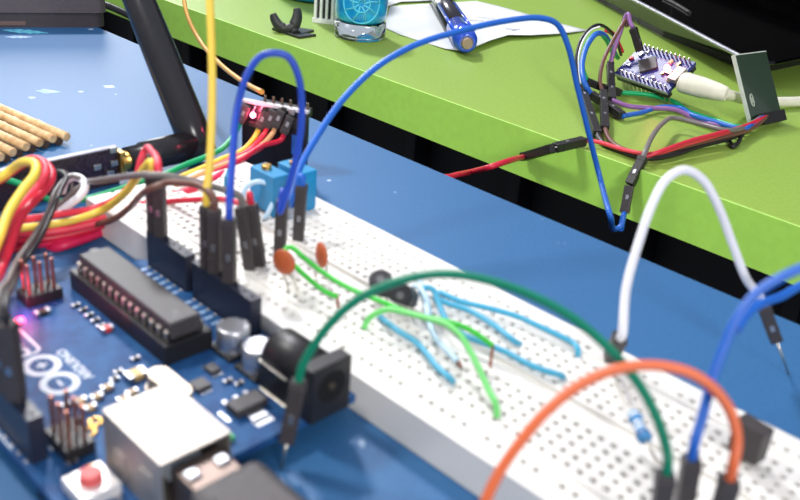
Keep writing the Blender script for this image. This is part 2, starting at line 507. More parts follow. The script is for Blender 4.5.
# power jack
mb = MB()
mb.box((-0.3, 7.8, 5.5), (3.3, 9.0, 11.0), None, 0.3)
mb.box((7.0, 7.8, 3.0), (11.6, 9.0, 6.0), None, 0.3)
mb.tube([(1.2, 7.8, 6.5), (12.2, 7.8, 6.5), (12.7, 7.8, 6.5)], [4.45, 4.4, 4.0], 32)
jk = ap(mb, 'power_jack', M_blackp)
mb = MB(); mb.tube([(-2.0, 7.8, 6.4), (-1.9, 7.8, 6.4)], 3.1, 28); mb.build('jack_opening', mat('jack_hole_shade', (4, 4, 5), 0.9), jk)  # flat black disc paints the shade inside the opening
mb = MB(); mb.cyl((-1.9, 7.8, 6.4), (-2.25, 7.8, 6.4), 0.9, 0.6, 14); mb.build('centre_pin', mat('dull_pin', (90, 82, 70), 0.5, 0.8), jk)
mb = MB(); mb.box((8.6, 12.4, 5.9), (8.0, 0.3, 0.35), None, 0.05); mb.box((8.2, 12.5, 0.3), (8.0, 0.4, 0.4), None, 0.1); mb.build('jack_contact', M_pin, jk)
# electrolytic cans
M_can = mat('aluminium_can', (225, 226, 230), 0.3, 0.9, scale=200)
for x, y in ((25.2, 8.9), (16.9, 9.1)):
    mb = MB(); mb.box((x, y, 0.5), (6.6, 6.6, 1.0), None, 0.2)
    c = ap(mb, 'capacitor_base', M_blackp)
    mb = MB(); mb.lathe((x, y, 0.8), [(3.15, 0), (3.15, 0.5), (2.95, 0.8), (3.15, 1.1), (3.15, 4.6), (3.0, 4.85), (2.8, 4.9)], 32)
    mb.build('capacitor_can', M_can, c, norm=True)
    mb = MB(); mb.prism([(x-1.7+0.0, y-2.2), (x-1.2, y-2.55), (x+1.2, y-2.55), (x+1.7, y-2.2)], 5.71, 5.74); mb.build('polarity_mark', mat('dark_print', (70, 72, 80), 0.6), c)
    mb = MB(); mb.box((x+3.4, y, 0.2), (1.0, 1.2, 0.3), None, 0.08); mb.box((x-3.4, y, 0.2), (1.0, 1.2, 0.3), None, 0.08); mb.build('capacitor_tab', M_solder, c)
# voltage regulator SOT-223
mb = MB(); mb.box((8.9, 17.6, 0.95), (3.7, 6.6, 1.6), None, 0.2); rg = ap(mb, 'voltage_regulator', M_chip)
mb = MB()
mb.box((5.8, 17.6, 0.3), (2.4, 3.2, 0.4), None, 0.1)
for i in (-1, 0, 1): mb.box((11.8, 17.6+i*2.3, 0.3), (2.0, 0.9, 0.35), None, 0.1)
mb.build('regulator_tab', M_solder, rg)
mb = MB(); mb.box((4.4, 17.6, 0.06), (2.2, 3.6, 0.1)); mb.box((9.2, 22.2, 0.06), (3.2, 0.8, 0.1)); ap(mb, 'solder_pad', M_solder)
# small ICs
for x, y, lx, ly in ((18.9, 20.6, 3.0, 3.0), (21.8, 16.0, 2.6, 2.0)):
    mb = MB(); mb.box((x, y, 0.55), (lx, ly, 0.9), None, 0.12); q = ap(mb, 'small_chip', M_chip)
    mb = MB()
    for k in (-1, 0, 1):
        mb.box((x-lx/2-0.4, y+k*0.8, 0.15), (0.8, 0.4, 0.2)); mb.box((x+lx/2+0.4, y+k*0.8, 0.15), (0.8, 0.4, 0.2))
    mb.build('chip_lead', M_solder, q)
# crystal
mb = MB()
pts = []
for k in range(24):
    a = 2*PI*k/24; dx = (3.4 if math.cos(a) > 0 else -3.4); pts.append((19.6+dx+2.2*math.cos(a), 26.3+2.2*math.sin(a)))
mb.prism(pts, 0.4, 3.5, [(19.6+(p[0]-19.6)*0.96, 26.3+(p[1]-26.3)*0.92) for p in pts]); mb.prism([(19.6+(p[0]-19.6)*1.06, 26.3+(p[1]-26.3)*1.1) for p in pts], 0.1, 0.6)
ap(mb, 'crystal_can', mat('crystal_metal', (190, 178, 160), 0.5, 0.7), None, 'pale oval metal crystal can')
# ICSP headers with bare pins
def pin_block(cx, cy, nx, ny, h=8.5, name='pin_block'):
    mb = MB(); mb.box((cx, cy, 1.25), (nx*P, ny*P, 2.4), None, 0.2); b = ap(mb, name, M_blackp)
    for i in range(nx):
        for j in range(ny):
            mb = MB(); mb.box((cx+(i-(nx-1)/2)*P, cy+(j-(ny-1)/2)*P, h/2+0.6), (0.64, 0.64, h), None, 0.1); mb.build('header_pin', mat('dull_pin_gold', (165, 112, 95), 0.4, 0.9), b)
pin_block(64.6, 28.6, 2, 3)
pin_block(18.0, 45.6, 3, 2)
# reset button
mb = MB(); mb.box((6.4, 48.0, 1.2), (6.6, 6.4, 2.2), None, 0.25); rb = ap(mb, 'reset_button', mat('button_frame', (228, 224, 222), 0.4, 0.3))
mb = MB(); mb.cyl((6.4, 48.0, 2.2), (6.4, 48.0, 3.9), 1.75, 1.7, 24, 0.25); mb.build('button_cap', mat('button_red', (205, 85, 85), 0.5), rb)
mb = MB()
for sx in (-1, 1):
    for sy in (-1, 1): mb.box((6.4+sx*3.7, 48+sy*2.2, 0.2), (1.4, 0.9, 0.3), None, 0.08)
mb.build('button_lead', M_solder, rb)
# small surface components
M_smdb = mat('smd_body', (45, 40, 40), 0.5); M_smdt = mat('smd_tan', (190, 160, 120), 0.5)
smds = [(26.9,36.3,1),(28.2,33.6,1),(30.0,31.2,0),(31.6,29.6,0),(28.5,27.8,2),(24.3,31,1),(23.5,33.2,1),(27.5,39.0,1),(28.3,41.2,0),(26.0,24.0,1),(15.4,14.6,0),(17.2,15.8,0),
        (33.5,25.0,0),(45.5,24.2,3),(47.5,24.4,0),(50.0,24.2,0),(52.5,24.2,0),(55.0,24.2,0),(57.5,24.5,0),(24.8,38.6,1),(23.2,41.5,0),(20.5,32.0,1),(14.0,28.6,0),(12.9,26.0,1),(58.6,31.0,4),(13.0,40,1),(14.2,47.3,0)]
for x, y, k in smds:
    L, W, H = ((1.6, 0.9, 0.6), (2.0, 1.25, 0.9), (3.4, 2.6, 1.2), (2.2, 1.4, 1.0), (2.8, 1.6, 0.9))[k]
    mb = MB(); mb.box((x, y, H/2+0.05), (W, L*0.6, H), None, 0.08); q = ap(mb, 'surface_component', {0:M_smdb, 1:M_smdt, 2:mat('smd_gold', (210, 180, 120), 0.5), 3:mat('smd_red', (190, 60, 60), 0.5), 4:M_smdb}[k])
    mb = MB()
    for s in (-1, 1): mb.box((x, y+s*L*0.42, H/2+0.06), (W*1.04, L*0.28, H*1.04), None, 0.1)
    mb.build('component_end', M_solder, q)
# 16U2 style gold ring pads
for x, y in ((19.4, 41.6), (21.2, 39.6), (10.8, 45.5)):
    mb = MB()
    ring = [(x+1.0*math.cos(2*PI*k/16), y+1.0*math.sin(2*PI*k/16)) for k in range(16)]
    mb.tube([(p[0], p[1], 0.15) for p in ring]+[(ring[0][0], ring[0][1], 0.15)], 0.32, 6); ap(mb, 'gold_ring_pad', M_gold)
# green power led near usb
mb = MB(); mb.box((3.6, 25.6, 0.6), (1.4, 2.4, 1.1), None, 0.15); ap(mb, 'green_indicator', mat('green_lens', (70, 190, 110), 0.3))
# on LED, red
M_led = mat('red_led_glow', (255, 40, 70), 0.3, emit=(255, 60, 90), estr=14.0)
mb = MB(); mb.box((58.2, 36.0, 0.5), (1.2, 2.0, 0.8), None, 0.15); ap(mb, 'red_indicator', M_led, None, 'glowing red indicator light')
# printing: UNO box, logo, name
def text_mesh(s, size, cx, cy, z, rot=0.0, thick=0.03, bold=0.0):
    cu = bpy.data.curves.new('t', 'FONT'); cu.body = s; cu.size = size; cu.align_x = 'CENTER'; cu.align_y = 'CENTER'; cu.extrude = thick; cu.offset = bold
    to = bpy.data.objects.new('t', cu); COL.objects.link(to)
    bpy.context.view_layer.update()
    me = bpy.data.meshes.new_from_object(to.evaluated_get(bpy.context.evaluated_depsgraph_get()))
    bm = bmesh.new(); bm.from_mesh(me)
    bpy.data.objects.remove(to); bpy.data.curves.remove(cu); bpy.data.meshes.remove(me)
    R = Matrix.Rotation(rot, 4, 'Z')
    for v in bm.verts: v.co = R @ v.co + V((cx, cy, z))
    mb = MB(); mb.bm.free(); mb.bm = bm
    return mb
text_mesh('UNO', 4.9, 52.0, 40.2, 0.05, 0, 0.03, 0.12).build('printed_uno', M_white, ard)
text_mesh('ARDUINO', 2.5, 38.9, 34.2, 0.05, 0, 0.03, 0.05).build('printed_name', M_white, ard)
def loop2d(pts, r, z=0.05):
    """flat ribbon following a closed outline"""
    mb = MB(); n = len(pts)
    inn, ou = [], []
    for i in range(n):
        a, b, c = V(pts[i-1]), V(pts[i]), V(pts[(i+1)%n]); d = (c-a).normalized(); nn = V((-d.y, d.x))
        inn.append(mb.bm.verts.new((b.x+nn.x*r, b.y+nn.y*r, z))); ou.append(mb.bm.verts.new((b.x-nn.x*r, b.y-nn.y*r, z)))
    for i in range(n): mb.face([inn[i], inn[(i+1)%n], ou[(i+1)%n], ou[i]])
    return mb
for cxx in (35.0, 42.0):
    loop2d([(cxx+2.95*math.cos(2*PI*k/40), 39.0+2.75*math.sin(2*PI*k/40)) for k in range(40)], 0.62, 0.05+0.01*(cxx > 40)).build('printed_logo_ring', M_white, ard)
mb = MB(); mb.box((35.0, 39.0, 0.06), (1.9, 0.5, 0.06)); mb.box((42.0, 39.0, 0.06), (1.9, 0.5, 0.06)); mb.box((42.0, 39.0, 0.06), (0.5, 1.9, 0.07)); mb.build('logo_sign', M_white, ard)
rr = []
for cxx, cyy, a0 in ((57.2, 42.2, 0), (48.2, 42.2, 90), (48.2, 38.2, 180), (57.2, 38.2, 270)):
    for k in range(6):
        a = math.radians(a0+k*18); rr.append((cxx+1.3*math.cos(a)-0.3, cyy+1.3*math.sin(a)))
loop2d(rr, 0.3).build('printed_frame', M_white, ard)

# USB cable plug in the socket
up = thing('usb_cable', 'black USB plug pushed into the silver socket, bottom edge of the photo', 'cable', aw(-12, 37.6, 6), ATH)
def upp(mb, name, m, par=None, label=None):
    o = mb.build(name, m, par or up, V((-12, 37.6, 6)))
    if label: o['label'] = label
    return o
M_plug = mat('plug_rubber', (66, 62, 64), 0.55, scale=500, bump=0.2)
mb = MB(); mb.box((-10.5, 37.6, 5.4), (9.6, 8.3, 7.6), None, 0.5); sh = upp(mb, 'plug_shell', mat('collar_metal_shaded', (120, 105, 98), 0.45, 0.8), None, 'silver metal plug collar')  # collar metal darkened brown, shadow painted into its colour
mb = MB()
for y in (35.2, 40.2): mb.box((-9.0, y, 9.3), (2.2, 2.2, 0.9), None, 0.4)
upp(mb, 'shell_spring', M_solder, sh)
mb = MB(); mb.box((-31, 37.6, 5.6), (37, 12.2, 10.6), None, 1.6); bd = upp(mb, 'plug_body', M_plug)
mb = MB(); mb.box((-30, 37.6, 10.95), (28, 8.2, 0.35), None, 0.15); upp(mb, 'grip_panel', mat('plug_grip', (78, 74, 76), 0.6, scale=900, bump=0.4), bd)
mb = MB(); mb.tube(smooth_path([(-48, 37.6, 5.6), (-58, 37.6, 5.6), (-75, 38, 4), (-100, 40, 0)]), 2.3, 14); upp(mb, 'cable_sheath', M_plug)

# ================================================================== BREADBOARD COMPONENTS
def hole(ix, row, z=8.0):
    return V((ix*P, rowsY[row], z))
# trimmers
M_trim = mat('trimmer_blue', (32, 132, 184), 0.35, scale=300)
def trimmer(cx, cy, label):
    o = thing('trimmer_potentiometer', label, 'potentiometer', (cx, cy, 8))
    mb = MB(); mb.box((cx, cy, 8+0.6+5.0), (9.5, 4.9, 10.0), None, 0.25); part(mb, 'body', M_trim, o)
    mb = MB()
    for sx in (-1, 1): mb.box((cx+sx*4.0, cy, 8.3), (1.2, 4.6, 0.7), None, 0.05)
    part(mb, 'standoff', M_trim, o)
    mb = MB(); mb.cyl((cx-1.0, cy-0.2, 18.5), (cx-1.0, cy-0.2, 19.7), 1.25, n=18, bev=0.2); s = part(mb, 'adjusting_screw', M_gold, o)
    mb = MB(); mb.box((cx-1.0, cy-0.2, 19.68), (2.1, 0.35, 0.1), Matrix.Rotation(0.5, 3, 'Z')); subpart(mb, 'screw_slot', mat('slot_dark', (70, 50, 25), 0.6), s, o)
    for k in (-1, 0, 1):
        mb = MB(); mb.cyl((cx+k*P, cy, 8.8), (cx+k*P, cy, 6.2), 0.25, n=8); part(mb, 'lead', M_pin, o)
trimmer(-78.3, 27.8, 'blue box trimmer with brass screw, the nearer one behind the small white loop wire')
trimmer(-76.6, 35.2, 'blue box trimmer with brass screw, standing behind the other trimmer')
# two small transistors with rounded backs
M_to = mat('transistor_black', (46, 46, 50), 0.38, scale=600)
def to92(px, py, ang, tilt, label):
    c = at(px, py, 12.2); o = thing('transistor', label, 'transistor', V((c.x, c.y, 8)))
    R = Matrix.Rotation(ang, 3, 'Z') @ Matrix.Rotation(tilt, 3, 'X')
    tmp = bmesh.new(); ring0, ring1 = [], []
    for k in range(19):
        t = math.radians(-55+k*290/18-0) if False else math.radians(-40+k*260/18)
        x, y = 2.45*math.cos(t), 2.45*math.sin(t)
        ring0.append(tmp.verts.new((x, y, -2.3))); ring1.append(tmp.verts.new((x, y, 2.3)))
    n = len(ring0); tmp.faces.new(list(reversed(ring0))); tmp.faces.new(ring1)
    for i in range(n): tmp.faces.new([ring0[i], ring0[(i+1)%n], ring1[(i+1)%n], ring1[i]])
    bmesh.ops.bevel(tmp, geom=[e for e in tmp.edges if abs(e.verts[0].co.z-e.verts[1].co.z) < 1e-5], offset=0.3, segments=2, affect='EDGES')
    mb = MB(); mb._merge(tmp, R, c); part(mb, 'body', M_to, o)
    mb = MB(); e0 = c+R @ V((0, 0, 2.3)); mb.cyl(e0-R @ V((0, 0, 0.1)), e0+R @ V((0, 0, 0.05)), 0.8, n=18); part(mb, 'dimple', mat('dimple_grey', (95, 95, 98), 0.5), o)
    for k in (-1, 0, 1):
        p0 = c+R @ V((k*1.27, -0.6, -2.2)); p1 = V((p0.x+k*0.6, p0.y, 7.0))
        mb = MB(); mb.tube(smooth_path([p0, (p0+p1)/2+V((0, 0, -0.3)), p1]), 0.25, 7); part(mb, 'lead', M_pin, o)
to92(381, 285, 0.5, 0.5, 'small black transistor left of its twin, behind the crossing of teal and green wires')
to92(404, 297, 0.3, 1.0, 'small black transistor with round dimple, right of its twin beside the ice blue wires')
# ceramic capacitors
M_cer = mat('ceramic_orange', (190, 95, 55), 0.45, scale=400, c2=(165, 75, 42))
def ceramic(top, leg_pts, label, ang=0.0):
    top = V(top)
    o = thing('ceramic_capacitor', label, 'capacitor', leg_pts[0][-1])
    mb = MB(); R = Matrix.Rotation(ang, 3, 'Z')
    tmp = bmesh.new(); bmesh.ops.create_uvsphere(tmp, u_segments=24, v_segments=14, radius=2.7)
    for v in tmp.verts: v.co = V((v.co.x, v.co.y*0.38, v.co.z*1.05))
    mb._merge(tmp, R, top, True); part(mb, 'disc', M_cer, o)
    for lp in leg_pts:
        mb = MB(); mb.tube(smooth_path([V(p) for p in lp]), 0.24, 7); part(mb, 'lead', M_pin, o)
c1 = atd(284, 262, depth(at(298, 300, 8))-2); c1 = V((c1.x, c1.y, max(c1.z, 13)))
ceramic(c1, [[c1+V((1,0,-2)), c1+V((2,1,-3.4)), at(300, 302, 8)], [c1+V((-1,0,-2)), c1+V((-1,1,-4)), at(289, 292, 8)]], 'orange ceramic disc capacitor in front of the green loop, nearer the black jumper plugs', 0.3)
c2 = at(321.5, 255, 13.6)
ceramic(c2, [[c2+V((1.2,0.6,-2)), c2+V((1.2,0.6,-3.5)), V((c2.x+1.27, c2.y+0.6, 7))], [c2+V((-1.0,-0.6,-2)), c2+V((-1.0,-0.6,-3.5)), V((c2.x-1.0, c2.y-0.6, 7))]], 'orange ceramic disc capacitor standing alone right of the green loop', -0.35)
# resistor
ra, rb_ = at(611, 376, 8), at(666, 476, 8)
b0, b1 = at(633, 413, 13.0), at(646, 441, 12.5)
res = thing('resistor', 'light blue resistor with pale bands and long leads, lower right of the breadboard', 'resistor', ra)
d = (b1-b0); L = d.length; d.normalize()
mb = MB(); mb.tube([b0+d*(L*t) for t in (0, .03, .12, .25, .33, .5, .67, .75, .88, .97, 1)], [0.4, 1.0, 1.25, 1.25, 0.95, 0.92, 0.95, 1.25, 1.25, 1.0, 0.4], 20); body = part(mb, 'body', mat('resistor_blue', (70, 140, 195), 0.35), res)
for t, c in ((.18, (220, 225, 230)), (.42, (225, 228, 235)), (.58, (225, 228, 235)), (.82, (60, 70, 110))):
    mb = MB(); rr_ = 1.28 if t in (.18, .82) else 0.97
    mb.tube([b0+d*(L*(t-.035)), b0+d*(L*(t+.035))], rr_, 20, cap=False); subpart(mb, 'colour_band', mat('band_%d' % c[0], c, 0.4), body, res)
mb = MB(); mb.tube(smooth_path([ra-V((0,0,1.5)), ra+V((0,0,1.5)), at(618, 389, 11.5), b0]), 0.3, 8); part(mb, 'lead', M_pin, res)
mb = MB(); mb.tube(smooth_path([b1, at(655, 458, 11.5), rb_+V((0,0,1.0)), rb_-V((0,0,1.5))]), 0.3, 8); part(mb, 'lead', M_pin, res)
# black square component by the orange wire
sc = thing('transistor', 'flat black three-legged part standing behind the orange wire end, lower right', 'transistor', at(741, 462, 8))
cq = at(741, 462, 8)+V((0, 1.0, 0))
Rq = Matrix.Rotation(-0.15, 3, 'Z')
mb = MB(); mb.box(cq+V((0,0,4.3)), (5.4, 3.4, 6.4), Rq, 0.25); part(mb, 'body', M_hous_lit, sc)
for k in (-1, 0, 1):
    mb = MB(); mb.cyl(cq+V((k*P*0.7, 0, 1.4)), cq+V((k*P*0.7, 0, -1.2)), 0.25, n=8); part(mb, 'lead', M_pin, sc)

# solid hook-up wires on the breadboard
def hook(label, col, pts, r, bare=()):
    pl = path(pts, r, 7.0)
    o = thing('hookup_wire', label, 'wire', pl[0])
    mb = MB(); mb.tube(pl, r, 10); part(mb, 'wire_insulation', col, o)
    for b in bare:
        mb = MB(); mb.tube(path(b, 0.3, 5.0), 0.3, 8); part(mb, 'bare_end', M_copper, o, 'bare copper end')
    return o
Z = 'z'
hook('thick lime green wire bent double around the orange capacitor, copper ends', WC['lime'],
     [(337,296,Z,11), (330,294,Z,11.5), (316,285), (298,269), (287,257,Z,15), (285,250,Z,16), (290,247,Z,16.5), (302,256), (318,269), (345,286), (380,301,Z,13.5), (412,314), (445,321), (466,328), (481,337), (493,346,Z,12.5)], 0.55,
     bare=[[(337,296,Z,11), (338,304), (338,311,Z,7)], [(493,346,Z,12.5), (492,352), (490,368,Z,7)]])
hook('pale lime wire arching along the chip and down to the front row of holes', WC['pale'],
     [(364,329,Z,8), (367,321,Z,9.5), (375,314,Z,11.5), (388,309.5,Z,13), (408,313,Z,13.5), (430,319), (446,324), (460,335), (470,351), (480,371), (489,391), (496,405,Z,10), (497,417,Z,8)], 0.62)
hook('short cyan wire lying in front of the chip, nearest the black power jack', WC['cyan'],
     [(380,316.5,Z,8), (384,320,Z,9.3), (400,332,Z,9.5), (416,342,Z,9.5), (427,354,Z,9.5), (437,367,Z,9.5), (450,378,Z,9.4), (453,381.5,Z,8)], 0.62)
hook('long cyan wire with a small loop at the chip, crossing the groove', WC['cyan'],
     [(421,294,Z,8), (422,290,Z,12), (428,287.5,Z,13.5), (434,291,Z,13), (439,304,Z,11.5), (444,316,Z,10.5), (452,327,Z,10), (468,337,Z,9.6), (488,345,Z,9.4), (508,353,Z,9.4), (528,364,Z,9.4), (546,371,Z,9.4), (560,375,Z,9), (564,378,Z,7.5)], 0.62)
hook('long cyan wire farthest back, running nearest the far rail', WC['cyan'],
     [(440,292,Z,8), (443,293.5,Z,9.4), (460,301,Z,9.4), (490,308.5,Z,9.8), (519,317,Z,9.8), (532,323,Z,9.8), (560,336,Z,9.6), (573,343,Z,9.4), (578,350,Z,9.2), (577.5,357,Z,7.5)], 0.62)
hook('cyan wire lying between the two longer cyan wires', WC['cyan'],
     [(435,299,Z,8), (438,299.5,Z,9.6), (450,304,Z,9.6), (468,310,Z,9.6), (483,318,Z,9.6), (498,328,Z,9.4), (513,340,Z,9.2), (521,345,Z,7.5)], 0.62)
hook('ice blue wire dropping from the chip end to a copper tip in the near rows', WC['ice'],
     [(419,282,Z,8), (421,284,Z,11), (426,302,Z,11.5), (429,322,Z,10.5), (436,339,Z,10), (446,349,Z,10), (457,361,Z,9.6)], 0.55, bare=[[(457,361,Z,9.6), (460,364), (460,372,Z,7)]])
hook('ice blue wire beside the chip end, shorter than its neighbour', WC['ice'],
     [(414,286,Z,12), (420,288,Z,13), (426,298,Z,12.5), (430,314,Z,10), (431,330,Z,8)], 0.5)
hook('white loop wire in front of the blue trimmers', WC['ice'],
     [(243,206,Z,8), (242,198,Z,11), (246,188), (255,182,Z,16), (266,183,Z,16), (274,189), (275,198), (270,209), (265,219,Z,8)], 0.62)
hook('thin cyan loop wire left of the blue trimmers, behind the blue jumper', WC['cyan'],
     [(233,197,Z,8), (230,188,Z,12), (228,172,Z,15), (231,168,Z,16), (226,178,Z,13), (226,194,Z,8)], 0.5)

# ================================================================== JUMPERS AT THE BOARD HEADERS
HZ = 8.5
def hdr_house(x, y, lean=(0,0), up_=14.0, z0=HZ):
    b = aw(x, y, z0-0.05); return (b+V((lean[0], lean[1], up_)), b, 4.0)
def top_pt(h): return V(h[0])-(V(h[0])-V(h[1])).normalized()*1.5
h = hdr_house(43.2, 2.54)
jumper('yellow jumper wire rising straight out of frame from the header socket', WC['yellow'],
       [top_pt(h), (207.5,196), (210,160), (212,110), (212,60), (210,0), (209,-60), (212,-220)], 0.8, [h])
h = hdr_house(40.64, 2.54)
jumper('brown jumper wire arching left over the red wire into the cable bundle', WC['brown'],
       [top_pt(h), (221,201), (214,192), (200,186), (180,183), (166,183,'d',182), (150,189,'d',182), (140,196), (128,209,'d',206), (114,219), (92,225,'d',216), (60,229), (20,238), (-30,250,'d',208)], 0.75, [h])
h = hdr_house(35.56, 2.54)
hB = (hole(-24, 6)+V((-1, 0, 14)), hole(-24, 6), 4.0)
def bbh(ix, row, dx=0, dy=0, hh=14.0):
    b = hole(ix, row, 8.05); return (b+V((dx, dy, hh)), b, 4.0)
hA = bbh(-23, 5, 0.4, 0, 13.0)
jumper('blue jumper wire making a tall narrow arch in front of the trimmers', WC['blue2'],
       [top_pt(h), (232,205), (232.5,160), (237,110), (247,75), (260,57), (274,53), (288,57), (298,75), (302,110), (298,150), (289,185), (280,212), top_pt(hA)], 0.75, [h, hA])
# grey lit pair between header and trimmers
hR = bbh(-22, 2, -2.6, -0.6)
jumper('red jumper wire running low from the bundle to a plug by the trimmers', WC['red'],
       [top_pt(hR), (247,207), (235,202), (215,199,'d',214), (190,200), (165,202,'d',222), (140,207), (115,216,'d',222), (80,232), (40,243), (-30,262,'d',205)], 0.7, [hR])
hG = bbh(-22, 1, -2.6, -0.6)
jumper('grey jumper wire arching from the white loop over to a plug by the trimmers', WC['grey'],
       [top_pt(hG), (243,204), (230,195), (214,187), (188,180), (168,176,'d',184), (148,175,'d',184), (140,175), (116,178), (96,181,'d',205), (84,184,'d',222), (76,190), (60,205,'d',222), (40,225)], 0.75, [hG])
# far pair: long blue to the desk gap
hL = bbh(-24, 6, 0.5, 0)
pm = aty(612, 226, 135)
jumper('long blue jumper wire sweeping from the breadboard up and over to the dark gap', WC['blue'],
       [top_pt(hL), (291,205), (299,170), (318,135), (345,97), (378,66), (415,45), (460,31), (505,21), (540,18), (557,24), (568,46), (577,85), (588,130), (600,178), (610,215), aty(616, 229, 139), aty(621, 226, 141), aty(623.5, 214, 143)], 0.85,
       [hL])
# analog header pair with bundle wires
h = hdr_house(63.5, 2.54, up_=14)
jumper('yellow jumper wire rising from the bundle and looping into the leftmost header plug', WC['yellow'],
       [top_pt(h), (159,168), (161,158), (156,154,'d',213), (148,163), (140,174), (125,193), (100,211,'d',214), (70,221), (30,227), (-30,234,'d',200)], 0.9, [h])
h = hdr_house(60.96, 2.54, up_=14)
jumper('pinkish red jumper wire rising from the bundle beside the yellow one', WC['pink'],
       [top_pt(h), (156,166), (152,152), (146,149,'d',214), (141,160), (136,177), (120,196), (95,208,'d',216), (60,214), (20,220), (-30,225,'d',200)], 0.85, [h])

# ---- sensor module with red led standing on the blue table behind the breadboard
sm = thing('sensor_module', 'small black module with glowing red light and six pins, behind the trimmers', 'circuit board', at(272, 170, 0))
mA, mB_ = at(243, 163, 0), at(306, 176, 0)
ud = (mB_-mA); wid = ud.length; ud.normalize(); nd = V((ud.y, -ud.x, 0))   # nd faces the camera side
if nd.dot(CAM-mA) < 0: nd = -nd
H = 19.5
mc = (mA+mB_)/2
Rm = Matrix((ud, nd.cross(ud)*-1 if False else V((0,0,1)).cross(ud), V((0,0,1)))).transposed()
mb = MB(); mb.box(mc+V((0,0,H/2+0.3)), (wid, 1.6, H-0.6), Rm, 0.05); part(mb, 'board', mat('black_solder_mask', (26, 22, 26), 0.35, scale=300), sm)
mb = MB(); mb.box(mc+V((0,0,H+0.3)), (wid+0.2, 1.9, 0.9), Rm, 0.1); part(mb, 'board_edge', mat('pale_board_edge', (205, 200, 205), 0.5), sm, 'pale top edge of the module')
for i in range(6):
    b = mA+ud*(wid*(0.32+i*0.13))-nd*0.8
    mb = MB(); mb.box(b+V((0,0,H+1.4)), (0.64, 0.64, 2.6), Rm, 0.1); part(mb, 'header_pin', mat('dark_pin', (120, 108, 96), 0.4, 0.9), sm)
mb = MB(); mb.box(mA+ud*(wid*0.62)-nd*1.9+V((0,0,H-0.4)), (6.2*P, 2.3, 2.4), Rm, 0.2); part(mb, 'pin_strip', M_blackp, sm)
lp = at(253, 115, 0); 
# led on the front face
def on_face(x, y, off=0.9):
    d = ray(x, y); n = nd; t_ = ((mA+nd*off)-CAM).dot(n)/d.dot(n); return CAM+d*t_
mb = MB(); mb.sphere(on_face(253, 115), 0.85, (1, 1, 1)); part(mb, 'red_indicator', mat('red_led_bright', (255, 60, 90), 0.3, emit=(255, 90, 120), estr=40), sm, 'glowing red light')
for x in (249, 256, 263):
    mb = MB(); mb.tube([on_face(x, 106, 1.0), on_face(x-3, 111, 1.0)], 0.35, 6); part(mb, 'solder_joint', M_solder, sm)
for x, y, sx, sy in ((262,118,2.4,1.8),(270,112,3,1.6),(292,112,1.8,1.8),(252,124,2.2,1.4),(296,124,2.2,3.0),(284,110,1.6,1.6)):
    mb = MB(); mb.box(on_face(x, y, 1.2), (sx, 0.8, sy), Rm, 0.1); part(mb, 'surface_component', M_solder if x in (292,) else M_smdb, sm)
mb = MB(); mb.box(on_face(297, 145, 1.0), (3.2, 1.0, 6.0), Rm, 0.1); part(mb, 'blue_component', mat('blue_part', (40, 90, 170), 0.4), sm)
# connectors leaving it toward the camera-left
outs = [('green', (240,122), 'green jumper wire leaving the left side of the red-lit module', [(236,136), (224,147), (205,157), (185,165), (165,174,'d',240), (140,182), (110,192,'d',236), (80,200), (50,200,'d',228), (30,188), (0,178,'d',225), (-40,172)]),
        ('yellow', (259,128), 'yellow jumper wire leaving the red-lit module, beside the green one', [(255,138), (243,150), (222,159), (200,169), (178,178,'d',238), (150,190), (120,205,'d',232), (90,218), (50,228,'d',224), (0,236), (-40,240)]),
        ('pink', (267,127), 'pinkish red jumper wire leaving the middle of the red-lit module', [(262,138), (250,150), (228,161), (205,171), (180,183,'d',238), (150,198), (115,215,'d',230), (70,229), (20,238,'d',220), (-40,246)]),
        ('tan', (275,127), 'tan jumper wire leaving the red-lit module', [(268,138), (256,150), (236,160), (210,170), (184,182,'d',236), (155,196), (120,212,'d',229), (80,224), (30,233,'d',220), (-40,240)]),
        ('red', (284,133), 'red jumper wire leaving the red-lit module, rightmost of its wires', [(276,138), (262,146), (240,160), (215,172), (185,187,'d',236), (155,202), (120,220,'d',229), (75,236), (30,246,'d',219), (-40,258)])]
for cname, (x, y), lab, pts in outs:
    pf = on_face(x, y, 2.2); vdir = (V((-0.35, -0.25, -0.55))).normalized()
    hb = on_face(x+7, y-17, 1.6)
    hh = (pf+V((0,0,0)), hb, None)
    jumper(lab, WC[cname], [pf+(hb-pf).normalized()*1.0]+pts, 0.8, [hh])

# bundle of red wires low at left (ribbon)
WC['magenta'] = wm('magenta_red', (215, 34, 84))
for i, (c, off, dd) in enumerate((('magenta', 0, 214), ('magenta', 5, 216), ('pink', -6, 212), ('magenta', 9.5, 219), ('pink', -3, 209), ('magenta', 13.5, 222), ('red', 3, 211), ('magenta', 7.5, 213))):
    off = off*1.25-2; names = ['third from top', 'fifth from top', 'topmost', 'second lowest', 'second from top', 'lowest', 'fourth from top', 'third lowest']
    jumper('red wire of the thick bundle at the left edge, its %s strand' % names[i], WC[c],
           [(-40,234+off,'d',dd-10), (0,238+off), (30,238+off*0.9,'d',dd), (60,235+off*0.8), (95,226+off*0.6), (125,213+off*0.4,'d',dd+10), (150,204+off*0.25), (175,196+off*0.15), (205,184,'d',236), (232,168), (250,153,'d',262), (262,146)], 1.1, group=None)
